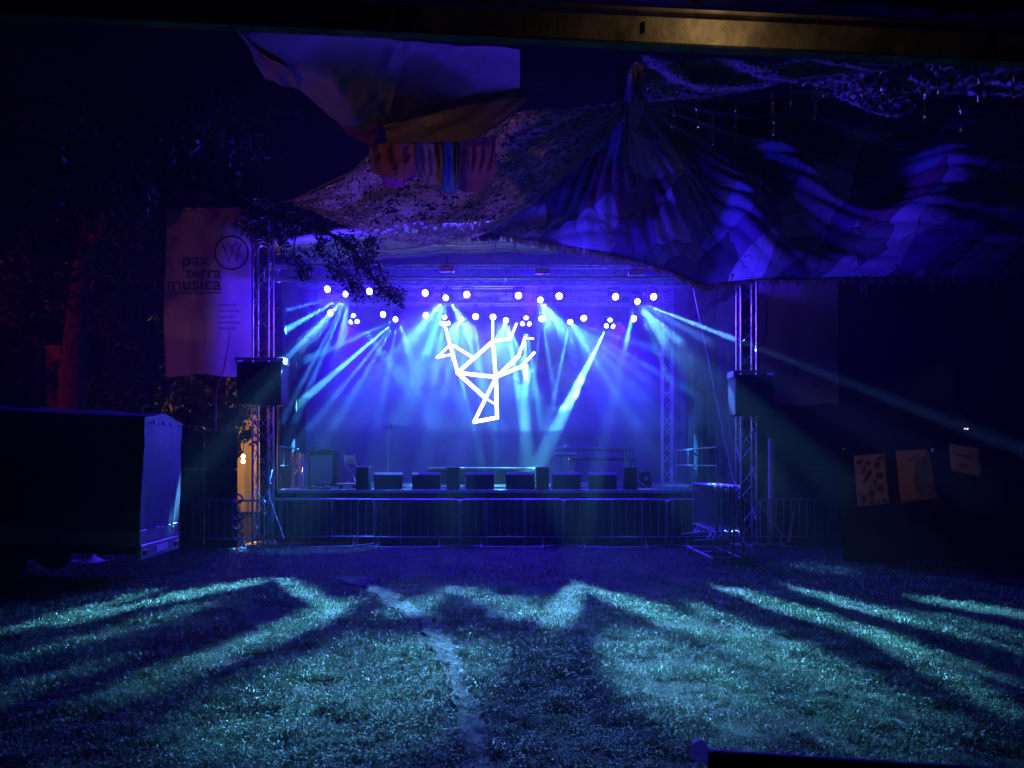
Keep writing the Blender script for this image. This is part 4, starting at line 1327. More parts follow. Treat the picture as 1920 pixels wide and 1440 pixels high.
mesh_np("foliage", P - np.array((-10.0, 17.4, 0)), q, M['leafdark'], ob, Ft=tt)
cen = [(Vector((-8.6 + rng.normal() * 1.6, 16.6 + rng.normal() * 1.2, 8.4 + rng.normal() * .9)), .8) for _ in range(22)]
cen += [(Vector((-10.2 + rng.normal() * 1.0, 16.8 + rng.normal() * 1.0, 6.6 + rng.normal() * 1.0)), .7) for _ in range(14)]
P, q, tt = leaf_cloud(cen, 7000, .09, rng, .8)
mesh_np("crown", P - np.array((-10.0, 17.4, 0)), q, M['leafdark'], ob, Ft=tt)

# ------------------------------------------------------------------ posters on the dark tarpaulin
YPs = 14.6
a = at(1590, 838, YPs)
tw_ = thing("tarpaulin_wall", "black tarpaulin wall carrying the posters at the edge of the meadow", "tarpaulin wall", (a.x + 1.9, YPs + .15, 0))
P = []
for j in range(14):
    v = j / 13
    P.append([(a.x - .05 + 5.2 * i / 50, YPs + .12 + .05 * math.sin(i * .9 + v * 3) + .04 * math.sin(i * .37), .03 + (2.18 - .03) * v - .05 * math.sin(i * .3) ** 2 * v) for i in range(51)])
MB().grid(P).build("sheet", M['tarpaulin'], tw_, smooth=True)
for k in range(4):
    x = a.x + .02 + 1.7 * k
    MB().tube([(x, YPs + .22, 0), (x, YPs + .22, 2.2)], .03, 8).build("post", M['steel'], tw_, smooth=True)

def poster(label, corners, m, Y=YPs):
    c = [at(x, y, Y) for x, y in corners]          # tl, tr, br, bl
    t = thing("poster", label, "poster", (c[2] + c[3]) / 2, 0, "posters on the black tarpaulin")
    P = []
    for j in range(9):
        v = j / 8
        l_, r_ = c[0].lerp(c[3], v), c[1].lerp(c[2], v)
        P.append([l_.lerp(r_, i / 8) + Vector((0, .014 * math.sin(i * .8 + v * 4), 0)) for i in range(9)])
    MB().grid(P).build("sheet", m, t, smooth=True, thick=.003)
    return t, c
t, c = poster("poster with dark round fruit shapes, first on the tarpaulin", [(1601, 854), (1660, 850), (1667, 945), (1608, 950)], M['paper'])
mb = MB()
def blob(px, py, rx, ry, rot=0, Y=YPs - .03):
    cc = at(px, py, Y); s_ = Y / F_PX; P = []
    for k in range(14):
        an = k * 2 * math.pi / 14; x, z = rx * math.cos(an) * (1 + .12 * math.sin(3 * an)), ry * math.sin(an)
        P.append(cc + Vector(((x * math.cos(rot) - z * math.sin(rot)) * s_, 0, (x * math.sin(rot) + z * math.cos(rot)) * s_)))
    mb.prism(P, (0, .006, 0))
for px, py, rx, ry, ro in ((1613, 866, 7, 4, .3), (1628, 868, 6, 4, -.3), (1645, 872, 6, 7, 0), (1649, 892, 7, 7, 0), (1627, 893, 4, 15, -.5), (1641, 905, 3, 5, .3), (1651, 916, 7, 7, 0), (1635, 926, 6, 8, 0), (1620, 936, 6, 8, 0), (1635, 941, 4, 4, 0), (1614, 924, 6, 1.5, .2), (1660, 938, 6, 3, -.4), (1620, 882, 3, 8, -.3), (1650, 860, 6, 4, .2)):
    blob(px, py, rx, ry, ro)
mb.build("print", M['paperink'], t)
t, c = poster("wrinkled ochre poster with a grey half, middle of the three on the tarpaulin", [(1680, 846), (1738, 842), (1757, 936), (1688, 943)], M['paperb'])
mb = MB()
mb.prism([at(x, y, YPs - .03) for x, y in ((1716, 866), (1742, 848), (1756, 933), (1722, 936), (1714, 905))], (0, .006, 0))
mb.prism([at(x, y, YPs - .032) for x, y in ((1700, 862), (1722, 850), (1726, 853), (1705, 866))], (0, .006, 0))
mb.build("print", M['paperdusk'], t)
t, c = poster("smaller sagging pale notice with two blurred dark lines on the tarpaulin", [(1780, 832), (1839, 841), (1840, 894), (1784, 884)], M['paper'])
mb = MB()
blob(1805, 854, 14, 2, -.16)
mb.build("print", M['paperink'], t)
mb = MB()
blob(1808, 873, 10, 1.6, -.1)
mb.build("print", M['paperink'], t)

# ------------------------------------------------------------------ the beam overhead and the rail in front
def slab(p0, p1, w, h, m, name, parent):
    """A long box between two points (centres), w deep, h high."""
    p0, p1 = Vector(p0), Vector(p1); d = (p1 - p0); L_ = d.length; d.normalize()
    up = Vector((0, 0, 1)); sd = d.cross(up).normalized(); up = sd.cross(d)
    rot = Matrix((d, sd, up)).transposed()
    return MB().box((p0 + p1) / 2, (L_, w, h), rot, bev=.006).build(name, m, parent)
YBm = 3.0
b0, b1 = at(-500, 8, YBm), at(2500, 150, YBm)
hb = 52 * YBm / F_PX
bm = thing("roof_beam", "weathered metal roof beam crossing close overhead with warm light on it", "beam", (b0 + b1) / 2)
up_ = Vector((0, 0, hb / 2))
slab(b0 + up_, b1 + up_, .06, hb, M['beam'], "beam", bm)
slab(b0 + Vector((0, -.012, hb + .012)), b1 + Vector((0, -.012, hb + .012)), .09, .014, M['beam'], "flange", bm)
for px in (1205,):
    u = (px + 500) / 3000; q = b0.lerp(b1, u)
    MB().box(q + Vector((0, -.034, hb * .55)), (.007, .012, .045), bev=.003).build("bolt", M['black'], bm)
# the canopy roof above and behind the beam, over the viewer
rf = thing("shelter_roof", "dark shelter roof overhead above the metal beam", "roof", (0, 1.5, 4))
P = []
for j in range(7):
    v = j / 6
    P.append([b0.lerp(b1, i / 40) + Vector((0, -.03 - 3.6 * v, hb + .06 + .75 * v + .02 * math.sin(i))) for i in range(41)])
MB().grid(P).build("sheet", M['tarpaulin'], rf, smooth=True, thick=.02)
bulb_light("shelter_lamp", at(1370, -30, 2.80), 1.1, (1.0, .62, .26), .05)
spot("shelter_floodlight", (-5.2, 2.2, 3.3), at(640, 270, 9.6), 46, 400, (1.0, .42, .36), .8, radius=.1)

hr = thing("handrail", "dark handrail with a rounded end right in front of the viewer", "railing", at(1315, 1418, 1.35))
p0 = at(1316, 1420, 1.35); p1 = at(2300, 1500, 1.2)
MB().tube([p0 + Vector((.01, 0, -.012)), p1], .026, 14).build("rail", M['black'], hr, smooth=True)
MB().lathe(p0 + Vector((-.004, 0, .012)), [(.004, -.018), (.012, -.014), (.018, 0), (.012, .014), (.004, .018)], 18).build("end_knob", M['knob'], hr, smooth=True)
MB().tube([p1 + Vector((-.15, .03, 0)), Vector((p1.x - .15, p1.y + .03, 0))], .022, 10).build("post", M['black'], hr, smooth=True)

# ------------------------------------------------------------------ canopy: draped sails, nets, patchwork
def surface(top, bot, nu, nv, fold=0.0, ffreq=20, seed=0, wrinkle=.05, sag=0.0):
    """top / bot: lists of (px, py, Y) polylines; returns grid with rows from top to bottom."""
    def poly(pl, u):
        k = u * (len(pl) - 1); i = min(int(k), len(pl) - 2); f = k - i
        # smooth (Catmull-Rom)
        p0 = np.array(pl[max(i - 1, 0)], float); p1 = np.array(pl[i], float); p2 = np.array(pl[i + 1], float); p3 = np.array(pl[min(i + 2, len(pl) - 1)], float)
        return .5 * (2 * p1 + (p2 - p0) * f + (2 * p0 - 5 * p1 + 4 * p2 - p3) * f * f + (3 * p1 - p0 - 3 * p2 + p3) * f ** 3)
    P = []
    for j in range(nv + 1):
        v = j / nv; row = []
        for i in range(nu + 1):
            u = i / nu
            a, b = poly(top, u), poly(bot, u); q = a + (b - a) * v
            p = at(*q)
            n_ = float(fbm(u * 7, v * 5, 4, 90 + seed)) - .5
            z = fold * math.sin(u * ffreq + 2.5 * math.sin(v * 3 + seed)) * math.sin(math.pi * min(1, v * 1.2 + .1)) + wrinkle * 2 * n_ - sag * math.sin(math.pi * v)
            row.append(p + Vector((0, z * .6, z)))
        P.append(row)
    return P

# 1 sail: three cloth panels and a burlap band
sail = thing("shade_sail", "large orange and purple cloth sail stretched from the roof beam", "shade sail", at(700, 150, 6.5))
MB().grid(surface([(440, 50, 5.0), (560, 62, 5.0), (690, 72, 5.0), (765, 78, 5.0)], [(497, 150, 6.8), (560, 166, 7.2), (640, 232, 8.2), (725, 232, 8.4)], 60, 36, .03, 9, 1, .03)).build("cloth", M['sail_brown'], sail, smooth=True)
MB().grid(surface([(765, 78, 5.0), (840, 83, 5.0), (910, 88, 5.0), (975, 92, 5.0)], [(725, 232, 8.4), (800, 214, 8.2), (890, 190, 8.0), (975, 164, 7.8)], 50, 36, .03, 7, 2, .025)).build("cloth", M['sail_purple'], sail, smooth=True)
MB().grid(surface([(440, 50, 5.0), (470, 95, 5.8), (490, 120, 6.4), (497, 150, 6.8)], [(448, 60, 5.05), (500, 105, 5.8), (540, 130, 6.3), (560, 166, 7.2)], 24, 6, .02, 8, 3, .03)).build("hem", M['sail_orange'], sail, smooth=True)
MB().grid(surface([(560, 160, 7.15), (600, 182, 7.6), (640, 222, 8.1), (720, 226, 8.4)], [(555, 164, 7.2), (610, 206, 7.9), (652, 250, 8.6), (700, 275, 8.9)], 30, 8, .03, 8, 4, .03)).build("hem", M['magenta'], sail, smooth=True)
MB().grid(surface([(718, 228, 8.38), (800, 214, 8.2), (890, 190, 8.0), (976, 162, 7.8)], [(726, 268, 8.8), (800, 267, 8.7), (900, 256, 8.5), (990, 190, 8.1)], 40, 8, .02, 12, 5, .03)).build("burlap_band", M['burlap'], sail, smooth=True)

# 2 hanging cloths
HC = [("rust", 690, 780, 272, 330, 335, "ochre", "rust coloured cloth hanging below the burlap band at the banner side"), ("ochre", 778, 832, 268, 345, 350, "", "ochre cloth hanging below the burlap band"),
      ("teal", 818, 862, 266, 360, 364, "", "short teal cloth gathered below the burlap band"), ("rust", 850, 930, 262, 362, 345, "", "long rust cloth falling at the net side of the burlap band"),
      ("magenta", 700, 782, 280, 352, 340, "", "magenta cloth looped beneath the rust cloth")]
for k, (m_, a_, b_, yt, y0, y1, _, lab) in enumerate(HC):
    Y = 8.9 + .12 * k
    P = surface([(a_, yt, Y), ((a_ + b_) / 2, yt - 3, Y), (b_, yt - 6, Y)], [(a_ + (18 if m_ == 'magenta' else 4), y0 - 12, Y + .1), ((a_ + b_) / 2, max(y0, y1), Y + .15), (b_ - 3, y1 - 6, Y + .1)], 36, 18, .05, 22 + 3 * k, 20 + k, .05)
    tag(MB().grid(P).build("hanging_cloth", M[m_], smooth=True), lab, "cloth", "cloths hanging under the sail")

# 3 nets with real openings
def net(name, label, top, bot, nu, nv, m, hole, seed, fold=.05, wrinkle=.1, sag=.1, flap=.05, cell=1.0, fringe=.5):
    P = np.array([[tuple(p) for p in row] for row in surface(top, bot, nu, nv, fold, 16, seed, wrinkle, sag)])
    rng = np.random.default_rng(seed)
    P += rng.normal(size=P.shape) * flap
    uu, vv = np.meshgrid(np.arange(nu), np.arange(nv))
    nz = vnoise(uu * .42 * cell, vv * .42 * cell, seed) * .6 + vnoise(uu * .8 * cell, vv * .8 * cell, seed + 3) * .4
    keep = nz > hole
    edge_ = (vv >= nv - 2) & (rng.random(keep.shape) < fringe)
    keep &= ~edge_
    c = nu + 1
    i0 = (vv * c + uu)[keep]
    V_ = P.reshape(-1, 3)
    o = mesh_np(name, V_, np.stack([i0, i0 + 1, i0 + c + 1, i0 + c], -1), M[m], smooth=False)
    return tag(o, label, "camouflage net", "camouflage nets under the canopy")
net("camouflage_net", "tan camouflage net sagging in a wide scallop above the oak bough",
    [(552, 374, 14.0), (610, 352, 13.5), (665, 325, 13), (700, 290, 12.4), (790, 278, 12.0), (900, 255, 11.6), (960, 214, 11.2), (1060, 200, 11), (1175, 190, 10.9)],
    [(556, 378, 14.0), (600, 402, 14.2), (655, 428, 14.4), (715, 446, 14.5), (790, 461, 14.5), (860, 456, 14.4), (930, 430, 14), (1070, 320, 12.4), (1178, 205, 11)], 230, 100, 'camo', .36, 5, flap=.009, wrinkle=.06, cell=1.1)
net("camouflage_net", "fine grey net gathered under the lit part of the metal beam",
    [(1205, 108, 4.4), (1300, 112, 4.4), (1420, 114, 4.4), (1540, 116, 4.4), (1660, 118, 4.4)],
    [(1214, 192, 5.6), (1290, 186, 5.6), (1380, 176, 5.6), (1480, 152, 5.4), (1660, 128, 5.0)], 200, 60, 'camogrey', .20, 8, flap=.004, wrinkle=.03, sag=.02)
net("camouflage_net", "pale ragged net hanging with tinsel at the far end of the metal beam",
    [(1440, 112, 5.0), (1560, 115, 5.0), (1700, 118, 5.0), (1820, 120, 5.0), (2020, 124, 5.0)],
    [(1450, 150, 5.8), (1560, 168, 6.0), (1640, 196, 6.2), (1730, 180, 6.2), (1800, 170, 6.0), (2020, 190, 6.0)], 150, 34, 'camoblue', .44, 12, flap=.014, wrinkle=.08, sag=.03)
net("camouflage_net", "pale ragged piece of net drooping lowest below the beam, over the dark gap",
    [(1560, 150, 6.3), (1620, 165, 6.3), (1660, 180, 6.3), (1700, 185, 6.3)],
    [(1570, 175, 6.4), (1620, 196, 6.5), (1668, 212, 6.5), (1712, 190, 6.4)], 46, 16, 'camoblue', .42, 14, flap=.014, wrinkle=.05)

# 4 patchwork canopy
def patch_mat():
    m = bpy.data.materials.new("patchwork_cloth"); m.use_nodes = True
    n, l = m.node_tree.nodes, m.node_tree.links
    b = n["Principled BSDF"]; b.inputs["Roughness"].default_value = .8; b.inputs["Specular IOR Level"].default_value = .3
    tc = n.new("ShaderNodeTexCoord")
    mp = n.new("ShaderNodeMapping"); mp.inputs["Scale"].default_value = (.95, .34, 1.0); mp.inputs["Rotation"].default_value = (0, 0, .5)
    l.new(tc.outputs["UV"], mp.inputs["Vector"])
    nz = n.new("ShaderNodeTexNoise"); nz.inputs["Scale"].default_value = 1.6; nz.inputs["Detail"].default_value = 2
    l.new(mp.outputs[0], nz.inputs["Vector"])
    ad = n.new("ShaderNodeVectorMath"); ad.operation = 'ADD'
    sc_ = n.new("ShaderNodeVectorMath"); sc_.operation = 'SCALE'; sc_.inputs["Scale"].default_value = .5
    l.new(nz.outputs["Color"], sc_.inputs[0]); l.new(mp.outputs[0], ad.inputs[0]); l.new(sc_.outputs[0], ad.inputs[1])
    vo = n.new("ShaderNodeTexVoronoi"); vo.inputs["Scale"].default_value = 1.7
    l.new(ad.outputs[0], vo.inputs["Vector"])
    sp = n.new("ShaderNodeSeparateColor"); l.new(vo.outputs["Color"], sp.inputs[0])
    rp = n.new("ShaderNodeValToRGB"); rp.color_ramp.interpolation = 'CONSTANT'
    cols = [(0, (.52, .52, .62)), (.16, (.26, .28, .50)), (.27, (.11, .19, .26)), (.38, (.42, .40, .54)), (.50, (.19, .13, .36)), (.60, (.56, .56, .64)), (.70, (.19, .24, .22)), (.78, (.46, .44, .60)), (.90, (.30, .12, .20)), (.95, (.07, .08, .12))]
    el = rp.color_ramp.elements
    el[0].position, el[0].color = 0, (*cols[0][1], 1)
    el[1].position, el[1].color = cols[1][0], (*cols[1][1], 1)
    for p_, c_ in cols[2:]:
        e = el.new(p_); e.color = (*c_, 1)
    l.new(sp.outputs[0], rp.inputs["Fac"])
    # dark seams
    ve = n.new("ShaderNodeTexVoronoi"); ve.feature = 'DISTANCE_TO_EDGE'; ve.inputs["Scale"].default_value = 1.7
    l.new(ad.outputs[0], ve.inputs["Vector"])
    lt = n.new("ShaderNodeMath"); lt.operation = 'LESS_THAN'; lt.inputs[1].default_value = .008
    l.new(ve.outputs["Distance"], lt.inputs[0])
    # thin drawn lines as of stitched netting
    v2 = n.new("ShaderNodeTexVoronoi"); v2.feature = 'DISTANCE_TO_EDGE'; v2.inputs["Scale"].default_value = 3.4
    l.new(ad.outputs[0], v2.inputs["Vector"])
    l2 = n.new("ShaderNodeMath"); l2.operation = 'LESS_THAN'; l2.inputs[1].default_value = .007
    l.new(v2.outputs["Distance"], l2.inputs[0])
    gt_ = n.new("ShaderNodeMath"); gt_.operation = 'GREATER_THAN'; gt_.inputs[1].default_value = .45
    l.new(sp.outputs[1], gt_.inputs[0])
    mu = n.new("ShaderNodeMath"); mu.operation = 'MULTIPLY'; l.new(l2.outputs[0], mu.inputs[0]); l.new(gt_.outputs[0], mu.inputs[1])
    mxm = n.new("ShaderNodeMath"); mxm.operation = 'MAXIMUM'; l.new(lt.outputs[0], mxm.inputs[0]); l.new(mu.outputs[0], mxm.inputs[1])
    mc = n.new("ShaderNodeMix"); mc.data_type = 'RGBA'
    l.new(mxm.outputs[0], mc.inputs["Factor"]); l.new(rp.outputs["Color"], mc.inputs["A"]); mc.inputs["B"].default_value = (.05, .05, .075, 1)
    l.new(mc.outputs["Result"], b.inputs["Base Color"])
    wv = n.new("ShaderNodeTexNoise"); wv.inputs["Scale"].default_value = 5; wv.inputs["Detail"].default_value = 6
    l.new(ad.outputs[0], wv.inputs["Vector"])
    bp_ = n.new("ShaderNodeBump"); bp_.inputs["Strength"].default_value = .5; bp_.inputs["Distance"].default_value = .04
    l.new(wv.outputs["Fac"], bp_.inputs["Height"]); l.new(bp_.outputs["Normal"], b.inputs["Normal"])
    tr2 = n.new("ShaderNodeBsdfTranslucent"); l.new(mc.outputs["Result"], tr2.inputs["Color"]); l.new(bp_.outputs["Normal"], tr2.inputs["Normal"])
    mx = n.new("ShaderNodeMixShader"); mx.inputs[0].default_value = .74
    l.new(b.outputs[0], mx.inputs[1]); l.new(tr2.outputs[0], mx.inputs[2]); l.new(mx.outputs[0], n["Material Output"].inputs["Surface"])
    return m
M['patch'] = patch_mat()

can = thing("patchwork_canopy", "huge sagging patchwork cloth canopy stretched over the meadow", "canopy", (3, 11, 5.5))
def canopy_grid(nu, nv):
    top = [(880, 442, 14.6), (985, 372, 13.4), (1085, 300, 12.4), (1150, 240, 11.4), (1178, 192, 11.0), (1240, 186, 10.6), (1330, 178, 10.2), (1420, 190, 10), (1500, 165, 9.6), (1590, 178, 9.6), (1665, 226, 10.2), (1725, 246, 10.4), (1790, 210, 10), (1850, 172, 9.4), (1950, 150, 9.2), (2120, 150, 9)]
    bot = [(882, 446, 14.9), (940, 440, 15.2), (1000, 452, 15.8), (1070, 466, 16.2), (1140, 478, 16.4), (1200, 492, 16.4), (1262, 512, 16.4), (1318, 538, 16.2), (1368, 530, 16.2), (1430, 524, 16.2), (1510, 525, 16.2), (1600, 522, 16.2), (1700, 523, 16.2), (1800, 520, 16.2), (1950, 521, 16.2), (2120, 520, 16.2)]
    ku = np.linspace(0, 1, 16)
    U = np.linspace(0, 1, nu + 1); Vv = np.linspace(0, 1, nv + 1)
    T = np.stack([np.interp(U, ku, [p[k] for p in top]) for k in range(3)], -1)
    B = np.stack([np.interp(U, ku, [p[k] for p in bot]) for k in range(3)], -1)
    # smooth the polylines
    for A in (T, B):
        for _ in range(30):
            A[1:-1] = .5 * A[1:-1] + .25 * (A[2:] + A[:-2])
    Q = T[None] * (1 - Vv[:, None, None]) + B[None] * Vv[:, None, None]
    px, py, Y = Q[..., 0], Q[..., 1], Q[..., 2]
    P = np.stack([(px - 960) * Y / F_PX, Y, EYE - (py - HOR) * Y / F_PX], -1)
    X, Y = P[..., 0], P[..., 1]
    # swags: each hangs between tie points; folds run from the tie points outwards
    env = (np.sin(np.pi * np.clip(Vv, 0, 1)) ** .7)[:, None] * np.clip(np.minimum(U, 1 - U * .0) * 8, 0, 1)[None]
    tx, ty = P[0, int(nu * 4 / 15), 0], P[0, int(nu * 4 / 15), 1]
    ang = np.arctan2(Y - ty + .3, X - tx); rad = np.hypot(X - tx, Y - ty)
    sw = -.24 * (np.sin(U * np.pi * 3.4 + .6) ** 2)[None] * env
    fold = (.10 * np.sin(ang * 17 + 1.6 * np.sin(rad)) + .05 * np.abs(np.sin(ang * 41 + rad))) * np.clip(rad / 2.5, .15, 1) * np.exp(-((rad - 2.0) / 4.5) ** 2)
    fold2 = .16 * (np.abs(fbm(X * .5 + 3, Y * 1.1, 3, 120) - .5) * 2) + .07 * (fbm(X * 1.2, Y * 1.9, 4, 126) - .5) 
    P[..., 2] += sw + (fold * 1.3 + fold2 * .5) * env
    return P, U, Vv
NU, NV = 330, 130
CP, CU, CV = canopy_grid(NU, NV)
mbc = MB().grid([[tuple(p) for p in row] for row in CP])
co = mbc.build("cloth", M['patch'], can, smooth=True)
uvl = co.data.uv_layers.new(name="UVMap")
W_ = CP.reshape(-1, 3)
lv = np.zeros(len(co.data.loops), dtype=np.int32); co.data.loops.foreach_get("vertex_index", lv)
uvc = np.stack([W_[lv, 0] * .95, W_[lv, 1] * .95], -1).astype(np.float32)
uvl.data.foreach_set("uv", uvc.ravel())
# ragged fringe along the far edge
mb = MB()
rngf = random.Random(5)
for k in range(620):
    u = rngf.random(); i = int(u * NU); p = Vector(CP[NV, i])
    ln = rngf.uniform(.03, .16) * (3.2 if rngf.random() < .05 else 1); w = rngf.uniform(.012, .05)
    j = rngf.uniform(-.03, .03)
    mb.prism([p + Vector((-w, j, .03)), p + Vector((w, j, .03)), p + Vector((w * .4 + rngf.uniform(-.03, .03), j, -ln)), p + Vector((-w * .2, j, -ln * .8))], (0, .004, 0))
mb.build("fringe", M['camogrey'], can)
# gather at the tie point
tie = at(1190, 128, 10.8)
for k, (px, py) in enumerate(((1178, 190), (1206, 188), (1195, 192))):
    MB().grid(surface([(1183, 122, 10.6), (1200, 118, 10.6), (1212, 120, 10.6)], [(px - 10, py, 10.9), (px, py + 4, 10.9), (px + 10, py, 10.9)], 12, 10, .05, 9, 140 + k, .05)).build("gather", M['camogrey'], can, smooth=True)

# ropes of the canopy
strap("rope from the roof of trees over the banner to the tan net", [at(0, 400, 17), at(310, 398, 17.2), at(482, 384, 17.2), at(552, 374, 14.0)], .010, sag=.02)
strap("rope along the upper edge of the tan net", [at(552, 374, 14.0), at(660, 322, 13), at(696, 288, 12.4)], .014, sag=.0)
strap("upper thin line from the sail to the canopy tie point", [at(978, 158, 7.8), at(1186, 126, 10.6)], .006, sag=.03)
strap("lower thin line from the sail to the canopy tie point", [at(985, 166, 7.9), at(1190, 134, 10.6)], .006, sag=.05)
strap("thin loop of cord dangling from the canopy tie point", [at(1178, 200, 10.6), at(1172, 300, 10.7), at(1180, 350, 10.8), at(1194, 352, 10.8), at(1198, 325, 10.7), at(1184, 260, 10.6)], .010, 'cord', "cord_loop", "cord")

# 5 tinsel strips
TIN = [(1265, 197, 240, 5.2), (1305, 195, 243, 5.3), (1337, 218, 318, 5.4), (1379, 198, 322, 5.2), (1447, 175, 255, 5.5), (1484, 138, 205, 5.0), (1530, 147, 225, 5.0), (1546, 165, 182, 5.2), (1619, 128, 186, 5.0),
       (1649, 118, 200, 4.9), (1695, 196, 212, 5.4), (1734, 167, 232, 5.0), (1762, 120, 190, 5.2), (1800, 192, 250, 5.5), (1836, 135, 205, 4.9), (1900, 132, 212, 4.8), (1163, 143, 205, 6.0), (1213, 112, 175, 5.0)]
for k, (px, y0, y1, Y) in enumerate(TIN):
    a, b = at(px, y0, Y), at(px + random.uniform(-5, 8), y1, Y)
    n_ = max(8, int((y1 - y0) / 3)); P = []
    w = random.uniform(.010, .019)
    for i in range(n_ + 1):
        u = i / n_; q = a.lerp(b, u); an = u * (y1 - y0) * .09 + random.uniform(-.5, .5)
        d = Vector((math.cos(an), math.sin(an), 0)) * w * random.uniform(.6, 1.1)
        P.append([q - d, q + d])
    t = thing("tinsel_strip", f"twisted gold foil strip hanging under the beam, {['first','second','third','fourth','fifth','sixth','seventh','eighth','ninth','tenth','eleventh','twelfth','thirteenth','fourteenth','fifteenth','sixteenth','seventeenth','eighteenth'][sorted(x[0] for x in TIN).index(px)]} counted from the sail", "tinsel", a, 0, "gold foil strips hanging under the beam")
    MB().grid(P).build("foil", M['foil'], t, smooth=False)
    MB().tube([a, a + Vector((0, 0, .12))], .002, 4).build("thread", M['cord'], t)

# ------------------------------------------------------------------ light from outside the picture that the photo shows
spot("red_lamp", (-12.5, 13.0, 4.0), (-8.6, 18.5, 5.0), 64, 150, (1.0, .08, .26), .5, radius=.1)
spot("poster_lamp", (4.9, 8.6, 3.1), (6.9, 14.6, 1.6), 44, 60, (1.0, .60, .36), .8, radius=.08)

# ------------------------------------------------------------------ haze
me = bpy.data.meshes.new("haze")
hb_ = MB().box((0, 0, 0), (100, 75, 17))
me.from_pydata(hb_.v, [], hb_.f)
hz = bpy.data.objects.new("haze", me); COL.objects.link(hz); hz.location = (0, 25, 7.3)
mh = bpy.data.materials.new("haze_air"); mh.use_nodes = True
n, l = mh.node_tree.nodes, mh.node_tree.links
n.remove(n["Principled BSDF"])
pv = n.new("ShaderNodeVolumePrincipled")
pv.inputs["Color"].default_value = (.92, .94, 1, 1)
pv.inputs["Density"].default_value = HAZE
pv.inputs["Anisotropy"].default_value = 0.0
l.new(pv.outputs[0], n["Material Output"].inputs["Volume"])
mh.cycles.volume_sampling = 'EQUIANGULAR'
me.materials.append(mh)
fg = MB().box((0, 0, 0), (23.5, 14.4, 15.0))
me2 = bpy.data.meshes.new("stage_fog"); me2.from_pydata(fg.v, [], fg.f)
fo = bpy.data.objects.new("stage_fog", me2); COL.objects.link(fo); fo.location = (1.2, 19.7, 7.62)
mf = mh.copy(); mf.name = "fog_air"
[q for q in mf.node_tree.nodes if q.type == 'PRINCIPLED_VOLUME'][0].inputs["Density"].default_value = FOG
me2.materials.append(mf)
for nm, z0, dn in (("added_fog", 2.9, .011), ("added_fog", 3.9, .014), ("added_fog", 4.8, .016)):  # extra fog layers added high up so the rays fade lower down
    q = MB().box((0, 0, 0), (12.7 - z0 * .05, 8.3 - z0 * .02, 6.9 - z0))
    m4 = bpy.data.meshes.new(nm); m4.from_pydata(q.v, [], q.f)
    o4 = bpy.data.objects.new(nm, m4); COL.objects.link(o4); o4.location = (-.1, 22.4, (6.9 + z0) / 2)
    mm = mf.copy(); mm.name = "added_fog_air"
    [w_ for w_ in mm.node_tree.nodes if w_.type == 'PRINCIPLED_VOLUME'][0].inputs["Density"].default_value = dn
    m4.materials.append(mm)
    tag(o4, "added layer of machine fog high under the stage roof, making the rays fade below", "fog", "layers of fog under the stage roof", "stuff")
tag(fo, "denser machine fog hanging round the stage lights", "fog", kind="stuff")
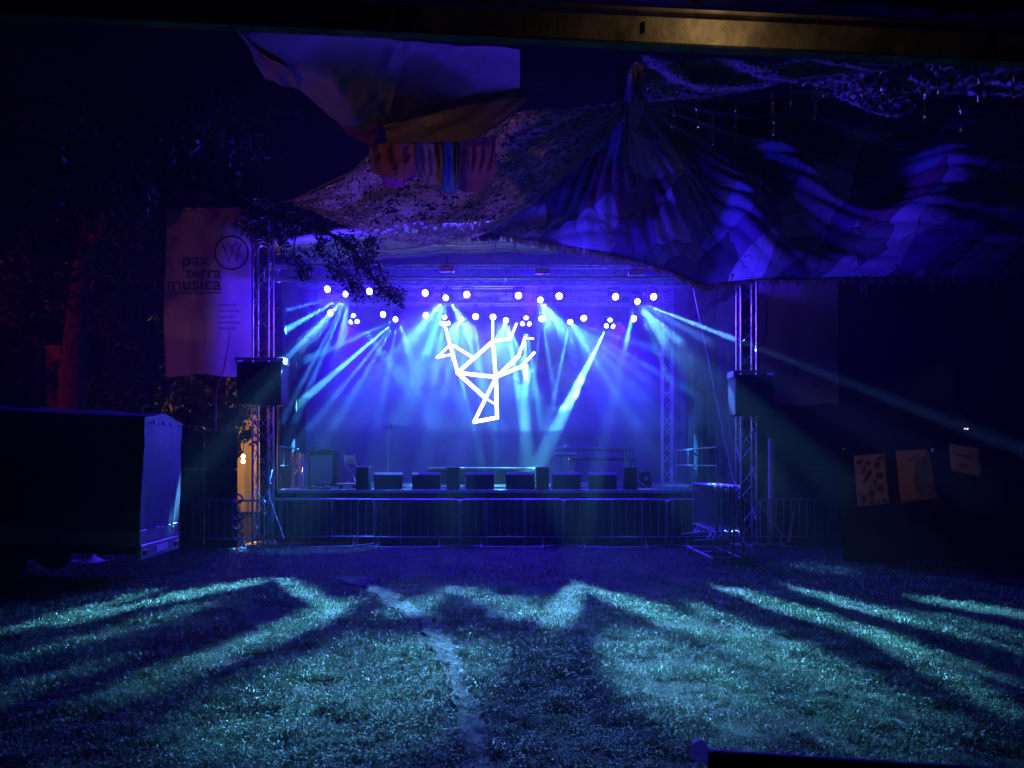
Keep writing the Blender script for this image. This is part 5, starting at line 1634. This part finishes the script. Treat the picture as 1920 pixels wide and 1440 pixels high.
def smoke_puff(label, c, r, dens, thr, scale, seed):
    me3 = bpy.data.meshes.new("smoke_puff")
    q = MB().lathe((0, 0, 0), [(math.sin(a) * r[0], -math.cos(a) * r[2]) for a in np.linspace(.05, math.pi - .05, 12)], 18)
    me3.from_pydata(q.v, [], q.f)
    o = bpy.data.objects.new("smoke_puff", me3); COL.objects.link(o); o.location = c
    m = bpy.data.materials.new("smoke"); m.use_nodes = True
    n, l = m.node_tree.nodes, m.node_tree.links
    n.remove(n["Principled BSDF"])
    tc = n.new("ShaderNodeTexCoord")
    nz = n.new("ShaderNodeTexNoise"); nz.inputs["Scale"].default_value = scale; nz.inputs["Detail"].default_value = 3
    mp = n.new("ShaderNodeMapping"); mp.inputs["Location"].default_value = (seed, seed * 2, 0)
    l.new(tc.outputs["Object"], mp.inputs[0]); l.new(mp.outputs[0], nz.inputs["Vector"])
    ln = n.new("ShaderNodeVectorMath"); ln.operation = 'DIVIDE'; ln.inputs[1].default_value = r
    l.new(tc.outputs["Object"], ln.inputs[0])
    le = n.new("ShaderNodeVectorMath"); le.operation = 'LENGTH'; l.new(ln.outputs[0], le.inputs[0])
    mr = n.new("ShaderNodeMapRange"); mr.inputs["From Min"].default_value = 1.0; mr.inputs["From Max"].default_value = .3
    mr.inputs["To Min"].default_value = -thr - .25; mr.inputs["To Max"].default_value = -thr
    l.new(le.outputs["Value"], mr.inputs["Value"])
    ad = n.new("ShaderNodeMath"); ad.operation = 'ADD'; l.new(nz.outputs["Fac"], ad.inputs[0]); l.new(mr.outputs[0], ad.inputs[1])
    mu = n.new("ShaderNodeMath"); mu.operation = 'MULTIPLY'; mu.inputs[1].default_value = dens; l.new(ad.outputs[0], mu.inputs[0])
    mx = n.new("ShaderNodeMath"); mx.operation = 'MAXIMUM'; mx.inputs[1].default_value = 0; l.new(mu.outputs[0], mx.inputs[0])
    p = n.new("ShaderNodeVolumePrincipled"); l.new(mx.outputs[0], p.inputs["Density"]); p.inputs["Color"].default_value = (.95, .97, 1, 1)
    l.new(p.outputs[0], n["Material Output"].inputs["Volume"])
    m.cycles.volume_step_rate = .35 if hasattr(m.cycles, "volume_step_rate") else 1
    me3.materials.append(m)
    tag(o, label, "smoke", "puffs of machine smoke in the beams", "stuff")
smoke_puff("billow of cyan lit smoke in the broad beam over the long table", at(1072, 715, 23.3), (1.0, .9, 1.35), 7, .43, 2.2, 3)
smoke_puff("billow of smoke in the bright beam beside the glowing sculpture", at(985, 690, 23.6), (.75, .7, .9), 6, .43, 2.4, 8)
smoke_puff("small curl of cyan lit smoke in the crossing rays above the folding chair", at(714, 662, 23.4), (.75, .7, .8), 6, .45, 2.6, 14)
tag(hz, "thin stage fog drifting over the stage and meadow", "haze", kind="stuff")
